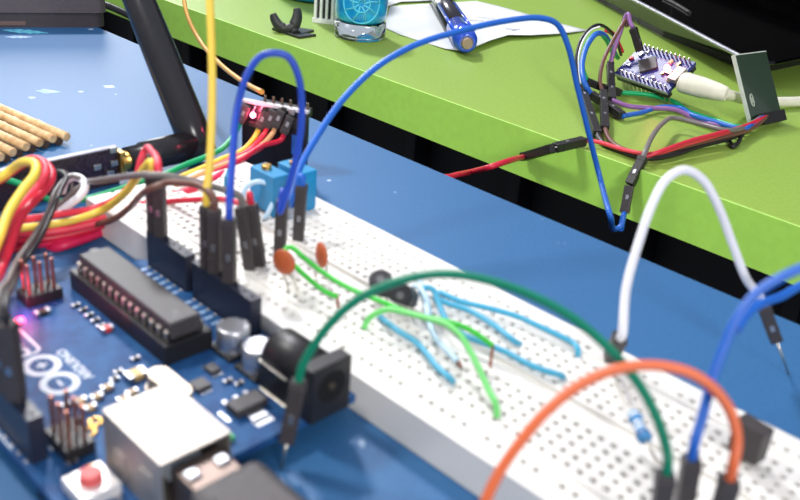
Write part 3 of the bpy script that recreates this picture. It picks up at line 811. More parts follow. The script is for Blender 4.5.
# loops over the bundle at left
hd = hdr_house(23.9, 50.8)
jumper('dark grey wire curving up from the tall plug at the left edge', WC['black'],
       [top_pt(hd), (8,306), (13,285), (24,262,'d',185), (40,238), (52,212,'d',200), (60,192), (66,178,'d',212), (60,172), (40,175,'d',225)], 0.6, [hd])
hd = hdr_house(26.44, 50.8)
jumper('grey wire curving up just left of the dark one at the left edge', WC['grey'],
       [top_pt(hd), (2,300), (8,280), (20,256,'d',184), (34,236), (48,212,'d',202), (56,190), (72,176,'d',216), (82,180), (84,190), (72,203,'d',216), (60,210)], 0.6, [hd])
hd = hdr_house(28.98, 50.8)
jumper('red wire rising beside the grey wires at the left edge', WC['red'],
       [top_pt(hd), (-8,300), (2,268,'d',182), (12,240), (22,215,'d',192), (36,199), (48,186,'d',202), (52,174), (46,164), (34,160,'d',212), (20,166), (0,180), (-30,190)], 1.0, [hd])
jumper('thick pink red loop beside the yellow loop over the bundle', WC['pink'],
       [(-20,260,'d',188), (4,232), (14,214,'d',194), (26,200), (40,184,'d',200), (46,170), (40,161), (28,160,'d',208), (10,172), (-20,186)], 1.0)
jumper('yellow wire making a big loop over the bundle at the left edge', WC['yellow'],
       [(-16,275,'d',178), (0,236), (9,212,'d',188), (23,190), (35,174,'d',196), (35,164), (24,162), (12,169,'d',206), (0,178), (-30,190)], 1.05)
jumper('white wire curled in a small loop at the end of the grey arch', WC['white'],
       [(60,212,'d',214), (70,204), (80,196,'d',214), (85,186), (81,179), (72,177,'d',218), (65,182), (62,192,'d',222)], 1.0)
jumper('thin grey wire curling behind the white loop', WC['grey'],
       [(50,178,'d',222), (55,173), (62,171), (69,175,'d',226), (72,184), (70,196,'d',228)], 0.4)
# thin yellow wire behind, to the module pins
jumper('thin ochre wire sagging from the top of the photo to the module pins', WC['ochre'],
       [(182,-30,'d',330), (184,0), (189,20), (200,41,'d',310), (218,62), (236,77), (250,86), (262,92,'d',depth(mA+ud*(wid*0.32)+V((0,0,H+4))))], 0.75)

# ================================================================== RIGHT AND FRONT JUMPERS
# teal wire: tip on the table by the usb plug
tipT = at(278, 470, 0.3); botT = atd(287, 441, depth(at(278, 470, 0))-1.5); topT = atd(299, 381, depth(at(278, 470, 0))-5)
hT = ((topT), (botT), (tipT-botT).length, V((0.6,-0.7,0.2)))
bT = grid_house(666, 473, (-0.6, -0.3))
jumper('teal green jumper wire arching from the power jack over the breadboard', WC['teal'],
       [topT+(botT-topT).normalized()*1.2, (302,372), (311,350), (330,324), (357,300), (390,284), (420,276), (450,274), (490,281), (530,295), (568,315), (602,342), (630,372), (650,403), (662,432), (671,458), top_pt(bT)], 0.72, [hT, bT])
bB = grid_house(692, 458, (0.2, 0.2))
jumper('blue jumper wire leaving the frame at right, nearer of the two', WC['blue'],
       [top_pt(bB), (698,440), (703,415), (712,380), (722,352), (736,320), (757,293), (780,278), (802,268), (840,255), (960,235)], 0.74, [bB])
jumper('blue jumper wire behind the nearer one at the right edge', WC['blue'],
       [(737,330,'d',150), (745,317,'d',152), (756,307,'d',155), (768,301), (782,296), (800,286,'d',165), (840,268), (960,250)], 0.8)
bO = grid_house(730, 478, (0.3, 0.3))
jumper('thick orange jumper wire arching across the bottom right corner', WC['orange'],
       [top_pt(bO), (735,466), (737,440), (731,413), (716,391), (694,375), (667,367), (636,366), (605,373), (575,388), (546,412), (522,440), (502,468), (486,500), (470,545), (455,640)], 0.78, [bO])
wb = at(613, 363, 8.05)
wb = V((6*P, 15*P, 8.05))
wt = atd(617, 327, depth(wb)-4)
wt = V((wb.x, wb.y, 0))*0+wb+V((4.5, -7.0, 10.0))
tipW = at(795, 374, 0.3); botW = atd(776, 340, depth(tipW)-4); topW = atd(763, 305, depth(tipW)-8)
jumper('white jumper wire making an inverted U over the green desk edge', WC['white'],
       [top_pt((wt, wb)), (626,290), (638,245), (652,205), (666,180), (684,170), (702,179), (719,208), (733,245), (747,280), (758,298), topW+(botW-topW).normalized()*1.0], 0.86,
       [(wt, wb, 4.0), (topW, botW, (tipW-botW).length)])

# ================================================================== ANTENNA MODULE (left rear)
pX = at(118, 182, 0).x
am = thing('radio_module', 'black radio board standing on edge, gold antenna socket at its right end', 'circuit board', (pX, 0, 0))
yR = aty(117, 150, 0)  # placeholder
tr = CAM+ray(116, 146)*((pX-CAM.x)/ray(116, 146).x)
tl = CAM+ray(0, 171)*((pX-CAM.x)/ray(0, 171).x)
ht = (tr.z+tl.z)/2
mb = MB(); mb.box((pX, (tr.y+tl.y-8)/2, ht/2), (1.6, tr.y-tl.y+8, ht), None, 0.05); part(mb, 'board', mat('black_speckled_board', (30, 24, 32), 0.3, scale=1200, c2=(60, 45, 65)), am)
mb = MB(); mb.box((pX, (tr.y+tl.y-8)/2, ht+0.1), (1.7, tr.y-tl.y+8, 0.4), None, 0.05); part(mb, 'board_edge', mat('board_edge_pale', (170, 170, 185), 0.5), am)
def on_x(x, y, off=1.2):
    d = ray(x, y); return CAM+d*((pX+off-CAM.x)/d.x)
for x, y in ((97, 167), (114, 163), (110, 173), (113, 150)):
    p = on_x(x, y); mb = MB(); mb.box(p, (1.2, 2.2, 1.6), None, 0.2); part(mb, 'solder_tab', M_solder, am)
ps = on_x(122, 161, 0.5)
mb = MB(); mb.cyl((ps.x, ps.y-1, ps.z), (ps.x, ps.y+7, ps.z), 2.7, n=24); mb.box((ps.x, ps.y-0.6, ps.z), (4, 1.8, 6.4), None, 0.2); part(mb, 'antenna_socket', M_gold, am)
an = thing('antenna', 'black stub antenna leaning up out of the top of the photo', 'antenna', (ps.x, ps.y+3, ps.z))
ye = (CAM+ray(190, 154)*((ps.x-CAM.x)/ray(190, 154).x)).y
M_ant = mat('antenna_rubber', (34, 34, 38), 0.24, scale=500, bump=0.03)
mb = MB(); mb.tube([(ps.x, ps.y+1.5, ps.z), (ps.x, ps.y+6, ps.z), (ps.x, ps.y+6.3, ps.z), (ps.x, ye+0.5, ps.z)], [3.6, 3.6, 4.1, 4.6], 28); part(mb, 'base', M_ant, an)
hp = V((ps.x, ye+2.5, ps.z))
dirr = V((-0.56, 0, 0.83)).normalized()
# pick the lean so that the axis passes photo point (139,0) in the plane of the hinge
q = CAM+ray(139, 0)*((hp.y-CAM.y)/ray(139, 0).y); dirr = (q-hp).normalized()
mb = MB(); mb.tube([hp-dirr*4.5, hp-dirr*4.2, hp+dirr*6, hp+dirr*30, hp+dirr*90, hp+dirr*92], [3.6, 4.9, 5.2, 5.0, 3.9, 2.5], 32); part(mb, 'whip', M_ant, an)
mb = MB(); mb.tube([hp+V((0,-3,0)), hp+V((0,3.4,0))], 2.0, 20); part(mb, 'hinge_pin', M_blackp, an)

# ================================================================== BAMBOO MAT
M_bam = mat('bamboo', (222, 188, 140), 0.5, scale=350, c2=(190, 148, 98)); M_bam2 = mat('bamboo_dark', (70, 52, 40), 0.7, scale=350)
ends = [(67,137), (53.5,139), (40,143), (26.5,147), (13,152.5), (1,157.5), (-12,163), (-26,168)]
bmat = thing('bamboo_mat', 'mat of parallel tan bamboo sticks at the left edge of the blue table', 'mat', at(20, 150, 0))
E3 = [at(x, y, 2.6) for x, y in ends]
dirb = (at(0, 108, 2.6)-at(67, 137, 2.6)).normalized()
for i, e in enumerate(E3):
    dd_ = dirb
    L = 75
    pts = [e+dd_*t for t in (0, 0.2, 14, 15, 16, 30, 44, 45, 46, 60, L)]
    rr_ = [1.0, 1.4, 1.4, 1.65, 1.4, 1.4, 1.4, 1.62, 1.4, 1.4, 1.4]
    off = (i*7) % 9
    pts = [pts[0], pts[1]]+[p+dd_*off*0.8 for p in pts[2:]]
    mb = MB(); mb.tube(pts, rr_, 14); part(mb, 'bamboo_stick', M_bam, bmat)
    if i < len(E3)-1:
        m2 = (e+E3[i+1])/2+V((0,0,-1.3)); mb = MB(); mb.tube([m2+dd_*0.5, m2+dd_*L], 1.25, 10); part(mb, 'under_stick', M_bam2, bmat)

# ================================================================== BLACK CASE (top left)
ca_, cb_ = at(-40, 28, 0), at(105, 28, 0)
ud2 = (cb_-ca_).normalized(); nb = V((-ud2.y, ud2.x, 0)); 
if nb.dot(ca_-CAM) < 0: nb = -nb
case = thing('black_case', 'black hard case with rounded corner at the top left of the blue table', 'case', ca_)
def rrect(a, u, n, L, D, r):
    out = []
    for (cu, cn, a0) in ((L-r, r, -90), (L-r, D-r, 0), (r, D-r, 90), (r, r, 180)):
        for k in range(7):
            an_ = math.radians(a0+15*k); p = a+u*(cu+r*math.cos(an_))+n*(cn+r*math.sin(an_)); out.append((p.x, p.y))
    return out
Lc = (cb_-ca_).length+1
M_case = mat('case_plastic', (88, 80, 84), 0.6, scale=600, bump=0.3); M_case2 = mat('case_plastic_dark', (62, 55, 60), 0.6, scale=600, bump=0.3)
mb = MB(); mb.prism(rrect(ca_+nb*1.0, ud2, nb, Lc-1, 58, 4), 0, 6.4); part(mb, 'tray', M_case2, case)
mb = MB(); mb.prism(rrect(ca_, ud2, nb, Lc, 60, 4), 6.6, 15.5); part(mb, 'lid', M_case, case)
mb = MB(); mb.prism(rrect(ca_+nb*0.8, ud2, nb, Lc*0.45, 4, 1.5), 1.0, 2.8); part(mb, 'front_lip', mat('worn_edge', (105, 85, 80), 0.7), case)

# black cable in the gap at the far left
cb = MB(); cb.tube(smooth_path([aty(60, -8, 146), aty(100, 3, 147), aty(118, 10, 148), aty(134, 18, 148), aty(150, 30, 146), aty(158, 52, 143)]), 1.9, 12)
solid(cb, 'black_cable', M_ant, 'black cable crossing the green desk edge beside the black case', 'cable', aty(118, 10, 148))

# ================================================================== GREEN DESK ITEMS
# clip
clip = thing('plastic_clip', 'small broken black plastic clip with two curved prongs on the green desk', 'clip', at(293, 33, 0))
M_clip = mat('clip_plastic', (48, 50, 48), 0.45, scale=900, bump=0.5)
ground = [at(x, y, 0) for x, y in ((272,30), (299,39), (316,36.5), (303,35), (314,32), (300,30), (285,29))]
mb = MB(); mb.prism([(p.x, p.y) for p in ground], 0.0, 1.1); part(mb, 'foot_plate', M_clip, clip)
db = depth(at(290, 34, 0))
pts = smooth_path([atd(273,14.5,db), atd(275,20,db), atd(280,27,db), atd(287,29.5,db), atd(293,27,db), atd(296.5,20,db), atd(297.5,14,db), atd(297,9,db)], 6)
n_ = len(pts); mb = MB(); mb.tube(pts, [1.3+1.8*math.sin(PI*(0.12+0.76*i/(n_-1)))*(0.75 if 0.35 < i/n_ < 0.6 else 1) for i in range(n_)], 12, flat=0.8); part(mb, 'prong', M_clip, clip)
mb = MB(); mb.tube([atd(283, 29, db), at(283, 32, 0.8)], 2.0, 10); mb.tube([atd(293, 28, db), at(296, 34, 0.8)], [1.6, 2.2], 10); part(mb, 'neck', M_clip, clip)
# white slotted connector block
wc = at(321, 24, 0)+V((-2.5, 4.5, 0))
wo = thing('slotted_block', 'white plastic block with three upright dark slots, left of the small glass', 'block', wc)
ux = (at(334, 24.5, 0)-at(312, 22, 0)).normalized(); Rw = Matrix((ux, V((0,0,1)).cross(ux), V((0,0,1)))).transposed()
M_wp = mat('white_plastic', (232, 234, 228), 0.45); M_slot = mat('slot_grey', (60, 62, 66), 0.7)
fr = V((ux.y, -ux.x, 0)); 
if fr.dot(CAM-wc) < 0: fr = -fr
mb = MB(); mb.box(wc+V((0,0,1.1)), (11.2, 8.2, 2.2), Rw, 0.2)
for k in range(4): mb.box(wc+ux*(-4.3+k*2.87)+V((0,0,15)), (1.3, 7.0, 26), Rw, 0.15)
mb.box(wc+V((0,0,28)), (10.4, 7.4, 2.0), Rw, 0.2); part(mb, 'frame', M_wp, wo)
mb = MB(); mb.box(wc-fr*0.9+V((0,0,14)), (9.0, 4.6, 26), Rw); part(mb, 'slot_insert', M_slot, wo)
# blue jar
bj = at(320, -5, 0)
jr = thing('blue_jar', 'bright blue round jar at the top edge, behind the white slotted block', 'jar', bj)
mb = MB(); mb.lathe(bj, [(24, 0), (27.5, 1.5), (28, 4), (28, 34), (27, 36), (0.01, 36)], 48); part(mb, 'jar_body', mat('jar_blue', (20, 150, 205), 0.35, scale=80), jr)
mb = MB(); mb.lathe(bj+V((0,0,36.2)), [(28.5, 0), (28.5, 8), (27, 9), (0.01, 9)], 48); part(mb, 'jar_lid', mat('jar_lid_blue', (25, 130, 190), 0.35), jr)
# small glass with blue filling and embossed wheel
gl = at(359.5, 36.5, 0)
glx = thing('small_glass', 'small thick-bottomed glass filled with turquoise gel, embossed with a wheel', 'glass', gl)
M_glass = mat('clear_glass', (235, 245, 245), 0.03, trans=1.0, ior=1.45, var=0)
R0 = 12.3
mb = MB()
prof = [(0.01, 0.05), (R0-1.0, 0.05), (R0-0.2, 0.8), (R0, 2), (R0, 7.0), (R0-1.2, 7.6), (0.01, 6.8)]
mb.lathe(gl, prof, 48); part(mb, 'glass_wall', M_glass, glx)
M_gel = mat('turquoise_gel', (10, 165, 210), 0.35, scale=160, c2=(0, 130, 195), bump=0.3, coat=1.0)
mb = MB(); mb.lathe(gl, [(0.01, 7.7), (R0-1.6, 7.9), (R0-0.2, 9.4), (R0, 12), (R0+0.3, 32), (R0-0.6, 33), (0.01, 33.2)], 40); gel = part(mb, 'gel_filling', M_gel, glx)
M_rel = mat('wheel_relief', (95, 205, 235), 0.3); 
toC = (CAM-gl); toC.z = 0; ang0 = math.atan2(toC.y, toC.x)
def on_glass(u, v, rad=R0+0.2):   # u around (mm), v height
    a = ang0+u/rad; return gl+V((math.cos(a)*rad, math.sin(a)*rad, v))
mb = MB()
for rad in (4.0, 9.0): mb.tube([on_glass(rad*math.cos(2*PI*k/40), 18+rad*math.sin(2*PI*k/40)) for k in range(41)], 0.35, 6)
for k in range(9):
    a = 2*PI*k/9; mb.tube([on_glass(1.2*math.cos(a), 18+1.2*math.sin(a)), on_glass(4*math.cos(a+0.25), 18+4*math.sin(a+0.25)), on_glass(8.8*math.cos(a+0.1), 18+8.8*math.sin(a+0.1))], 0.4, 6)
part(mb, 'embossed_wheel', M_rel, glx)
# papers
M_paper = mat('white_paper', (214, 217, 216), 0.8, scale=60, var=0.02)
M_ink = mat('pencil_grey', (150, 155, 170), 0.8)
def sheet(label, name, outline, lift, thick=0.12, inks=()):
    c = V((0,0,0)); pl = [at(x, y, 0) for x, y in outline]
    for p in pl: c += p
    c /= len(pl)
    n = len(pl); mb = MB(); rings = []
    for k in range(9):
        s = k/8; ring = []
        for i, p in enumerate(pl):
            q = c+(p-c)*s; ring.append(V((q.x, q.y, 0.1+lift[i]*s**3+0.15*math.sin(q.x*0.15)*math.cos(q.y*0.13)+0.15)))
        rings.append(ring)
    top, bot = [], []
    for ring in rings: top.append([mb.bm.verts.new(p+V((0,0,thick))) for p in ring]); bot.append([mb.bm.verts.new(p) for p in ring])
    for a in (top, bot):
        for k in range(1, 8+1):
            for i in range(n):
                j = (i+1)%n
                if k == 1: f = mb.face([a[0][0], a[1][i], a[1][j]])
                else: f = mb.face([a[k-1][i], a[k][i], a[k][j], a[k-1][j]])
                if f: f.smooth = True
    for i in range(n): mb.face([top[-1][i], top[-1][(i+1)%n], bot[-1][(i+1)%n], bot[-1][i]])
    return mb, c
ol = [(384,28),(400,35.5),(425,43),(445,50),(463,54.5),(474,52),(490,46),(508,40),(530,39),(560,36),(588,31.5),(568,26),(545,20),(522,13),(500,7),(476,1.5),(455,3),(420,4.5),(390,7)]
mb, c_ = sheet('', '', ol, [0,0,0,0.3,1.2,2.0,2.6,2.2,1.6,1,0.2,0,0,0,0,0,0,0,0])
pp = thing('paper_sheet', 'curled white paper sheet with faint writing under the blue pen', 'paper', c_)
part(mb, 'sheet', M_paper, pp)
mb = MB()
for (x0, y0, x1, y1) in ((478,17,496,19),(500,19,520,20.5),(470,20,484,21),(505,28,516,30),(512,30,520,29),(486,22,494,22)):
    pts = []
    for k in range(13):
        t = k/12; p = at(x0+(x1-x0)*t, y0+(y1-y0)*t+0.5*math.sin(t*25), 0.8); pts.append(p)
    mb.tube(pts, 0.13, 5)
part(mb, 'faint_writing', M_ink, pp)
ol2 = [(385,9),(400,3.8),(425,2.6),(452,1.6),(470,-8),(400,-14),(380,-8)]
mb, c_ = sheet('', '', ol2, [0]*7)
for v in mb.bm.verts: v.co.z += 0.75
p2 = thing('paper_sheet', 'second white sheet whose corner shows above the first, top edge', 'paper', c_)
part(mb, 'sheet', M_paper, p2)
# pen
pn0, pn1 = at(467, 43, 6.5), at(434, -10, 6.5)
pn1 = pn0+(pn1-pn0).normalized()*120
pen = thing('ballpoint_pen', 'blue and black pen lying on the curled paper', 'pen', pn0)
dp = (pn1-pn0).normalized()
M_pb = mat('pen_blue', (25, 75, 200), 0.2, scale=200, coat=0.6); M_pk = mat('pen_dark', (25, 24, 34), 0.25, coat=0.5)
mb = MB(); mb.tube([pn0, pn0+dp*0.6, pn0+dp*4, pn0+dp*4.3, pn0+dp*14, pn0+dp*30], [3.6, 4.6, 5.0, 5.5, 5.7, 5.4], 28); part(mb, 'end_cap', M_pb, pen)
mb = MB(); mb.tube([pn0+dp*29, pn0+dp*118, pn0+dp*120], [5.3, 5.1, 3], 28); part(mb, 'barrel', M_pk, pen)
sd = dp.cross(V((0,0,1))).normalized()
mb = MB(); mb.tube([pn0+dp*9+sd*3.9+V((0,0,3.9)), pn0+dp*70+sd*3.6+V((0,0,3.9))], 0.9, 10); mb.tube([pn0+dp*9-sd*4.6+V((0,0,2.6)), pn0+dp*70-sd*4.3+V((0,0,2.6))], 0.9, 10); part(mb, 'blue_stripe', M_pb, pen)
mb = MB(); mb.tube([pn0-dp*2.4, pn0+dp*0.3], [2.2, 3.0], 20); part(mb, 'end_plug', mat('pen_tan', (150, 130, 110), 0.5), pen)

# ---- small controller board with headers and usb lead
HB = 7.4
nA, nB = at(614, 73, HB), at(667, 92, HB)
uN = (nB-nA).normalized(); wF = V((-uN.y, uN.x, 0))
if wF.dot(nA-CAM) < 0: wF = -wF
TLT = math.radians(38)
wN = wF*math.cos(TLT)+V((0,0,1))*math.sin(TLT); nN = uN.cross(wN)
if nN.z < 0: nN = -nN
LN, WN = (nB-nA).length, 17.8
Rn = Matrix((uN, nN.cross(uN), nN)).transposed()
nc = nA+uN*LN/2+wN*WN/2
nano = thing('small_controller_board', 'small dark blue controller board on pins with a bright red light, upper right', 'circuit board', V((nc.x, nc.y, 0)))
mb = MB(); mb.box(nc-nN*0.8, (LN, WN, 1.6), Rn, 0.05); part(mb, 'board', mat('navy_solder_mask', (40, 46, 120), 0.35, scale=300), nano)
mb = MB(); mb.box(nA+uN*LN/2-wN*0.1-nN*0.8, (LN, 0.3, 1.5), Rn, 0.02); part(mb, 'board_edge', mat('pale_fibreglass', (165, 170, 168), 0.5), nano)
for s_ in (0, 1):
    org = nA+wN*(1.3+s_*(WN-2.6))
    mb = MB(); mb.box(org+uN*LN/2-nN*2.9, (LN-0.8, 2.4, 2.5), Rn, 0.15); part(mb, 'pin_strip', M_blackp, nano)
    for i in range(12):
        p = org+uN*(1.6+i*(LN-3.2)/11)
        mb = MB(); mb.box(p-nN*(2.9 if s_ == 0 else 2.2), (0.6, 0.6, 10.0), Rn, 0.08); part(mb, 'header_pin', M_pin, nano)
cn = nc
mb = MB(); mb.box(cn-uN*3+nN*0.6, (7.2, 7.2, 1.1), Rn @ Matrix.Rotation(0.785, 3, 'Z'), 0.1); part(mb, 'square_chip', M_chip, nano)
for du, dv, sx, sy, m in ((8,0,2.4,2.2,M_solder),(11,-4,1.6,1.0,M_smdt),(5,5,1.4,2,M_smdt),(4,-5,1.6,1,M_solder),(-10,4,1.4,2.4,M_solder),(-11,-3,2,1.2,M_solder),(-8,6,1.2,1.2,M_solder),(9,5,1.2,2,M_gold),(6,-1.5,1,1.6,M_gold),(-12.5,0.5,1.6,1.6,mat('chip_red',(190,25,35),0.4))):
    mb = MB(); mb.box(cn+uN*du+wN*dv+nN*0.5, (sx, sy, 0.9), Rn, 0.1); part(mb, 'surface_component', m, nano)
for i in range(11):
    mb = MB(); mb.box(nA+uN*(2.5+i*2.3)+wN*3.6+nN*0.1, (1.0, 0.8, 0.2), Rn, 0.05); mb.box(nA+uN*(2.5+i*2.3)+wN*14.2+nN*0.1, (1.0, 0.8, 0.2), Rn, 0.05); part(mb, 'pin_label_mark', mat('dim_label', (130, 138, 185), 0.6), nano)
mb = MB(); mb.box(nA+uN*(LN-1.2)+wN*(WN/2-0.6)+nN*1.2, (4.4, 7.4, 2.4), Rn, 0.3); part(mb, 'usb_socket', M_shell, nano)
d_ = ray(667.0, 67.5); ledp = CAM+d_*(((nA+nN*1.5)-CAM).dot(nN)/d_.dot(nN))
mb = MB(); mb.sphere(ledp, 1.25); part(mb, 'red_indicator', MATS['red_led_bright'], nano, 'glowing red light')
# white USB lead
ue = nA+uN*(LN-0.6)+wN*(WN/2)+nN*1.2
u0, u1 = atd(680, 81.5, depth(ue)-1), atd(727, 94.5, depth(ue)-10)
ul = thing('white_usb_cable', 'white cable plugged into the small board and passing behind the upright panel', 'cable', V((ue.x, ue.y, 0)))
du_ = (u1-u0).normalized(); LL = (u1-u0).length
M_wc = mat('white_cable', (228, 224, 205), 0.45, scale=200)
mb = MB(); mb.tube([u0, u0+du_*0.6, u0+du_*2, u0+du_*LL*0.45, u0+du_*LL*0.8, u0+du_*(LL-0.8), u1], [3.8, 4.7, 5.2, 5.1, 4.3, 3.6, 3.0], 24, flat=0.8, up=V((-du_.y, du_.x, 0))); part(mb, 'plug_body', M_wc, ul)
mb = MB(); mb.tube(path([u1-du_*1.5, (742,98.5), (756,101,'z',4), (775,102,'z',3), (800,101.5,'z',2.6), (850,99,'z',2.6)], 2.2), 2.15, 14); part(mb, 'cable_sheath', M_wc, ul)

# ---- upright display panel
dBL, dBR, dTL = at(749.5, 124, 1.5), at(782.5, 117.5, 1.5), at(733.5, 58.5, 27)
dx_ = dBR-dBL
rt_ = ray(733.5, 58.5); dTL = CAM+rt_*((dBL-CAM).dot(dx_)/rt_.dot(dx_))
dz = dTL-dBL
print('PANEL', dTL, dBL, dz.length, dx_.length)
dxn = dx_.normalized(); dzn = (dz-dxn*dz.dot(dxn)).normalized(); dn = dxn.cross(dzn)
if dn.dot(CAM-dBL) < 0: dn = -dn
Rd = Matrix((dxn, dn, dzn)).transposed()
if Rd.determinant() < 0: Rd = Matrix((dxn, -dn, dzn)).transposed()
Wd, Hd = dx_.length*0.94, dz.length*1.05
cd = dBL+dxn*Wd/2+dzn*Hd/2
dsp = thing('display_panel', 'dark glass panel with pale edges leaning upright on the green desk, right', 'panel', V((cd.x, cd.y, 0)))
mb = MB(); mb.box(cd, (Wd, 1.6, Hd), Rd, 0.05); part(mb, 'board', mat('pale_panel_edge', (205, 212, 200), 0.5), dsp)
mb = MB(); mb.box(cd+dn*0.95, (Wd-0.9, 0.35, Hd-0.9), Rd, 0.05); part(mb, 'dark_face', mat('dark_green_glass', (44, 62, 48), 0.16, scale=60, coat=0.5), dsp, 'dark glossy face')
mb = MB(); ce = cd-dzn*(Hd*0.18)-dxn*(Wd*0.34)+dn*1.3
el = [ce+dxn*(0.9*math.cos(2*PI*k/24))+dzn*(2.4*math.sin(2*PI*k/24)) for k in range(25)]
mb.tube(el, 0.28, 6); mb.tube([ce-dzn*1.2, ce+dzn*1.2], 0.3, 6); part(mb, 'pale_mark', mat('mark_grey', (170, 180, 165), 0.5), dsp)
hc = dBL+dxn*(Wd*0.5)+dzn*0.6+dn*2.4
mb = MB(); mb.box(hc, (Wd*0.72, 4.2, 4.4), Rd, 0.2); part(mb, 'socket_strip', M_blackp, dsp)

# ---- jumper cluster on the green desk
def dj(label, col, pts, houses=(), r=0.95):
    hs = []
    for hh in houses:
        a, b = hh[0], hh[1]
        hs.append((a, b, hh[2] if len(hh) > 2 else None))
    o = thing('jumper_wire', label, 'wire', path(pts, r)[0])
    mb = MB(); mb.tube(path(pts, r), r, 12); part(mb, 'wire_insulation', col, o)
    for a, b, p in hs: housing(o, a, b, pin=p, w=2.9, face=V((0,0,1)), m=M_hous2)
    return o
disp_in = dBL+dxn*(Wd*0.3)+dzn*1.6+dn*3.5
dd0 = depth(disp_in)
# left cluster: each line of plug + socket housings
def seg(x0, y0, x1, y1, z0, z1): return at(x0, y0, z0), at(x1, y1, z1)
a, b = seg(620, 92.5, 601, 87, 3.2, 5.5)
dj('green jumper wire from the plug cluster to the upright panel', WC['green'], [a, (650,95,Z,3), (672,101,Z,2.5), (690,112,Z,2), (715,120,Z,2), (740,127,Z,3), (752,123), disp_in+dxn*-2], [(a, b, 2)])
a2, b2 = b, at(586, 81, 8)
dj('dark green jumper wire looping up from the cluster to the small board', WC['green'], [b2+(b2-a2).normalized()*-1, (583,70,Z,12), (584,52), (590,38), (598,33,'d',depth(nA)-6), (607,41), (612,52), at(618,58,HB+1)], [(b2, a2, None)])
a, b = seg(622, 116, 606, 104, 2.2, 3.0)
dj('blue jumper wire from the lowest plug of the cluster to the upright panel', WC['blue'], [a, (640,113,Z,2), (662,107,Z,2), (680,108,Z,2.4), (692,115,Z,3.2), (715,122,Z,3.4), (742,129,Z,4), (752,124), disp_in+dxn*-1], [(a, b, 2)])
b2 = at(590, 94, 5)
dj('blue jumper wire forming the bright arch left of the small board', WC['blue'], [b2+(b-b2).normalized()*1, (585,84,Z,9), (582,66), (587,46), (596,34,'d',depth(nA)-8), (604,35), (610,44), at(616,56,HB+1.5)], [(b2, b, None)], 1.1)
a, b = seg(597, 134, 587, 104.5, 2.0, 4.0)
dj('dark wire leaving the bottom of the plug cluster toward the panel', WC['black'], [a, (603,143,Z,1.2), (620,151,Z,1), (645,158,Z,1.2), (668,156,Z,1.2), (700,146,Z,1.2), (730,138,Z,2), (752,128), disp_in+dxn*2], [(a, b, 2)])
b2 = at(580, 85, 6.5)
dj('black and white striped wire arching over the blue arch', WC['black'], [b2+(b-b2).normalized()*1, (577,72), (577,54), (582,38), (591,28,'d',depth(nA)-5), (600,25), (610,31), (617,42), at(621,55,HB+1)], [(b2, b, None)], 0.7)
dj('thin pale wire beside the black one in the outer arch', WC['white'], [at(581,84,8), (579,70), (579,54), (584,39), (592,29.5,'d',depth(nA)-6), (600,26.5)], (), 0.35)
a, b = seg(605, 129, 604, 108, 2.4, 3.0)
dj('brown jumper wire leaving the upright plug toward the panel', WC['brown'], [a, (609,139,Z,1.4), (622,149,Z,1.4), (645,155,Z,2), (670,150,Z,2.4), (705,141,Z,3), (735,134,Z,3.5), (754,127), disp_in+dxn*1], [(a, b, 2)])
b2 = at(603, 92, 5)
dj('brown jumper wire rising through the cluster beside the purple one', WC['brown'], [b2+(b-b2).normalized()*1, (600,82,Z,8), (603,62), (610,46), (619,30), (626,20,'d',depth(nA)-2), (627,27)], [(b2, b, None)], 0.8)
a, b = seg(612, 100, 611, 83, 3.5, 6.0)
dj('purple jumper wire from the cluster to the upright panel', WC['purple'], [a, (628,106,Z,2.6), (650,108,Z,2.4), (676,110,Z,3.6), (695,119,Z,2.0), (720,126,Z,2.6), (745,130), disp_in], [(a, b, 2)])
b2 = at(610, 64, 10)
pt_ = nA+uN*7+wN*(WN-1.3)+V((0,0,3))
ph = atd(633, 28, depth(pt_)-2)
dj('purple jumper wire folded in a sharp peak above the small board', WC['purple'], [b2+(b-b2).normalized()*1, (614,50), (620,33), (626,16,'d',(depth(b2)+depth(pt_))/2), (628,14), (630,22), ph], [(b2, b, None), (ph, atd(640, 51, depth(pt_)), None)])
dj('red jumper wire stub plugged into the left end of the small board', WC['red'], [at(606,30,20), (613,34), (619,45), at(622,52,HB+2)], (), 1.0)
# grey wire with the hanging pair
g1, g2, g3 = at(643.5, 157, 3.5), aty(631, 184, GY-2.2), aty(624.5, 213, GY-6)
g2 = V((g2.x, GY-3.0, g2.z)) 
dj('grey jumper wire curving from the panel bundle to the plug hanging over the desk edge', WC['grey'], [g1+(g2-g1).normalized()*1, (646,150,Z,5), (652,137,Z,6), (662,124,Z,6), (675,118,Z,5), (700,124,Z,5), (725,130,Z,6), (748,126), disp_in+dxn*-3], [(g1, g2, 2)], 0.9)
o = thing('plug_housing', 'black plug with blue wire tip hanging over the green desk edge', 'connector', g3)
housing(o, g3, g2+(g3-g2).normalized()*0.4, w=2.9, face=V((0.3,-0.9,0.2)))
mb = MB(); mb.tube([g3+(g3-g2).normalized()*-1, aty(622.5, 220, GY-9), aty(621, 229, GY-14)], 0.95, 12); part(mb, 'wire_insulation', WC['blue'], o)
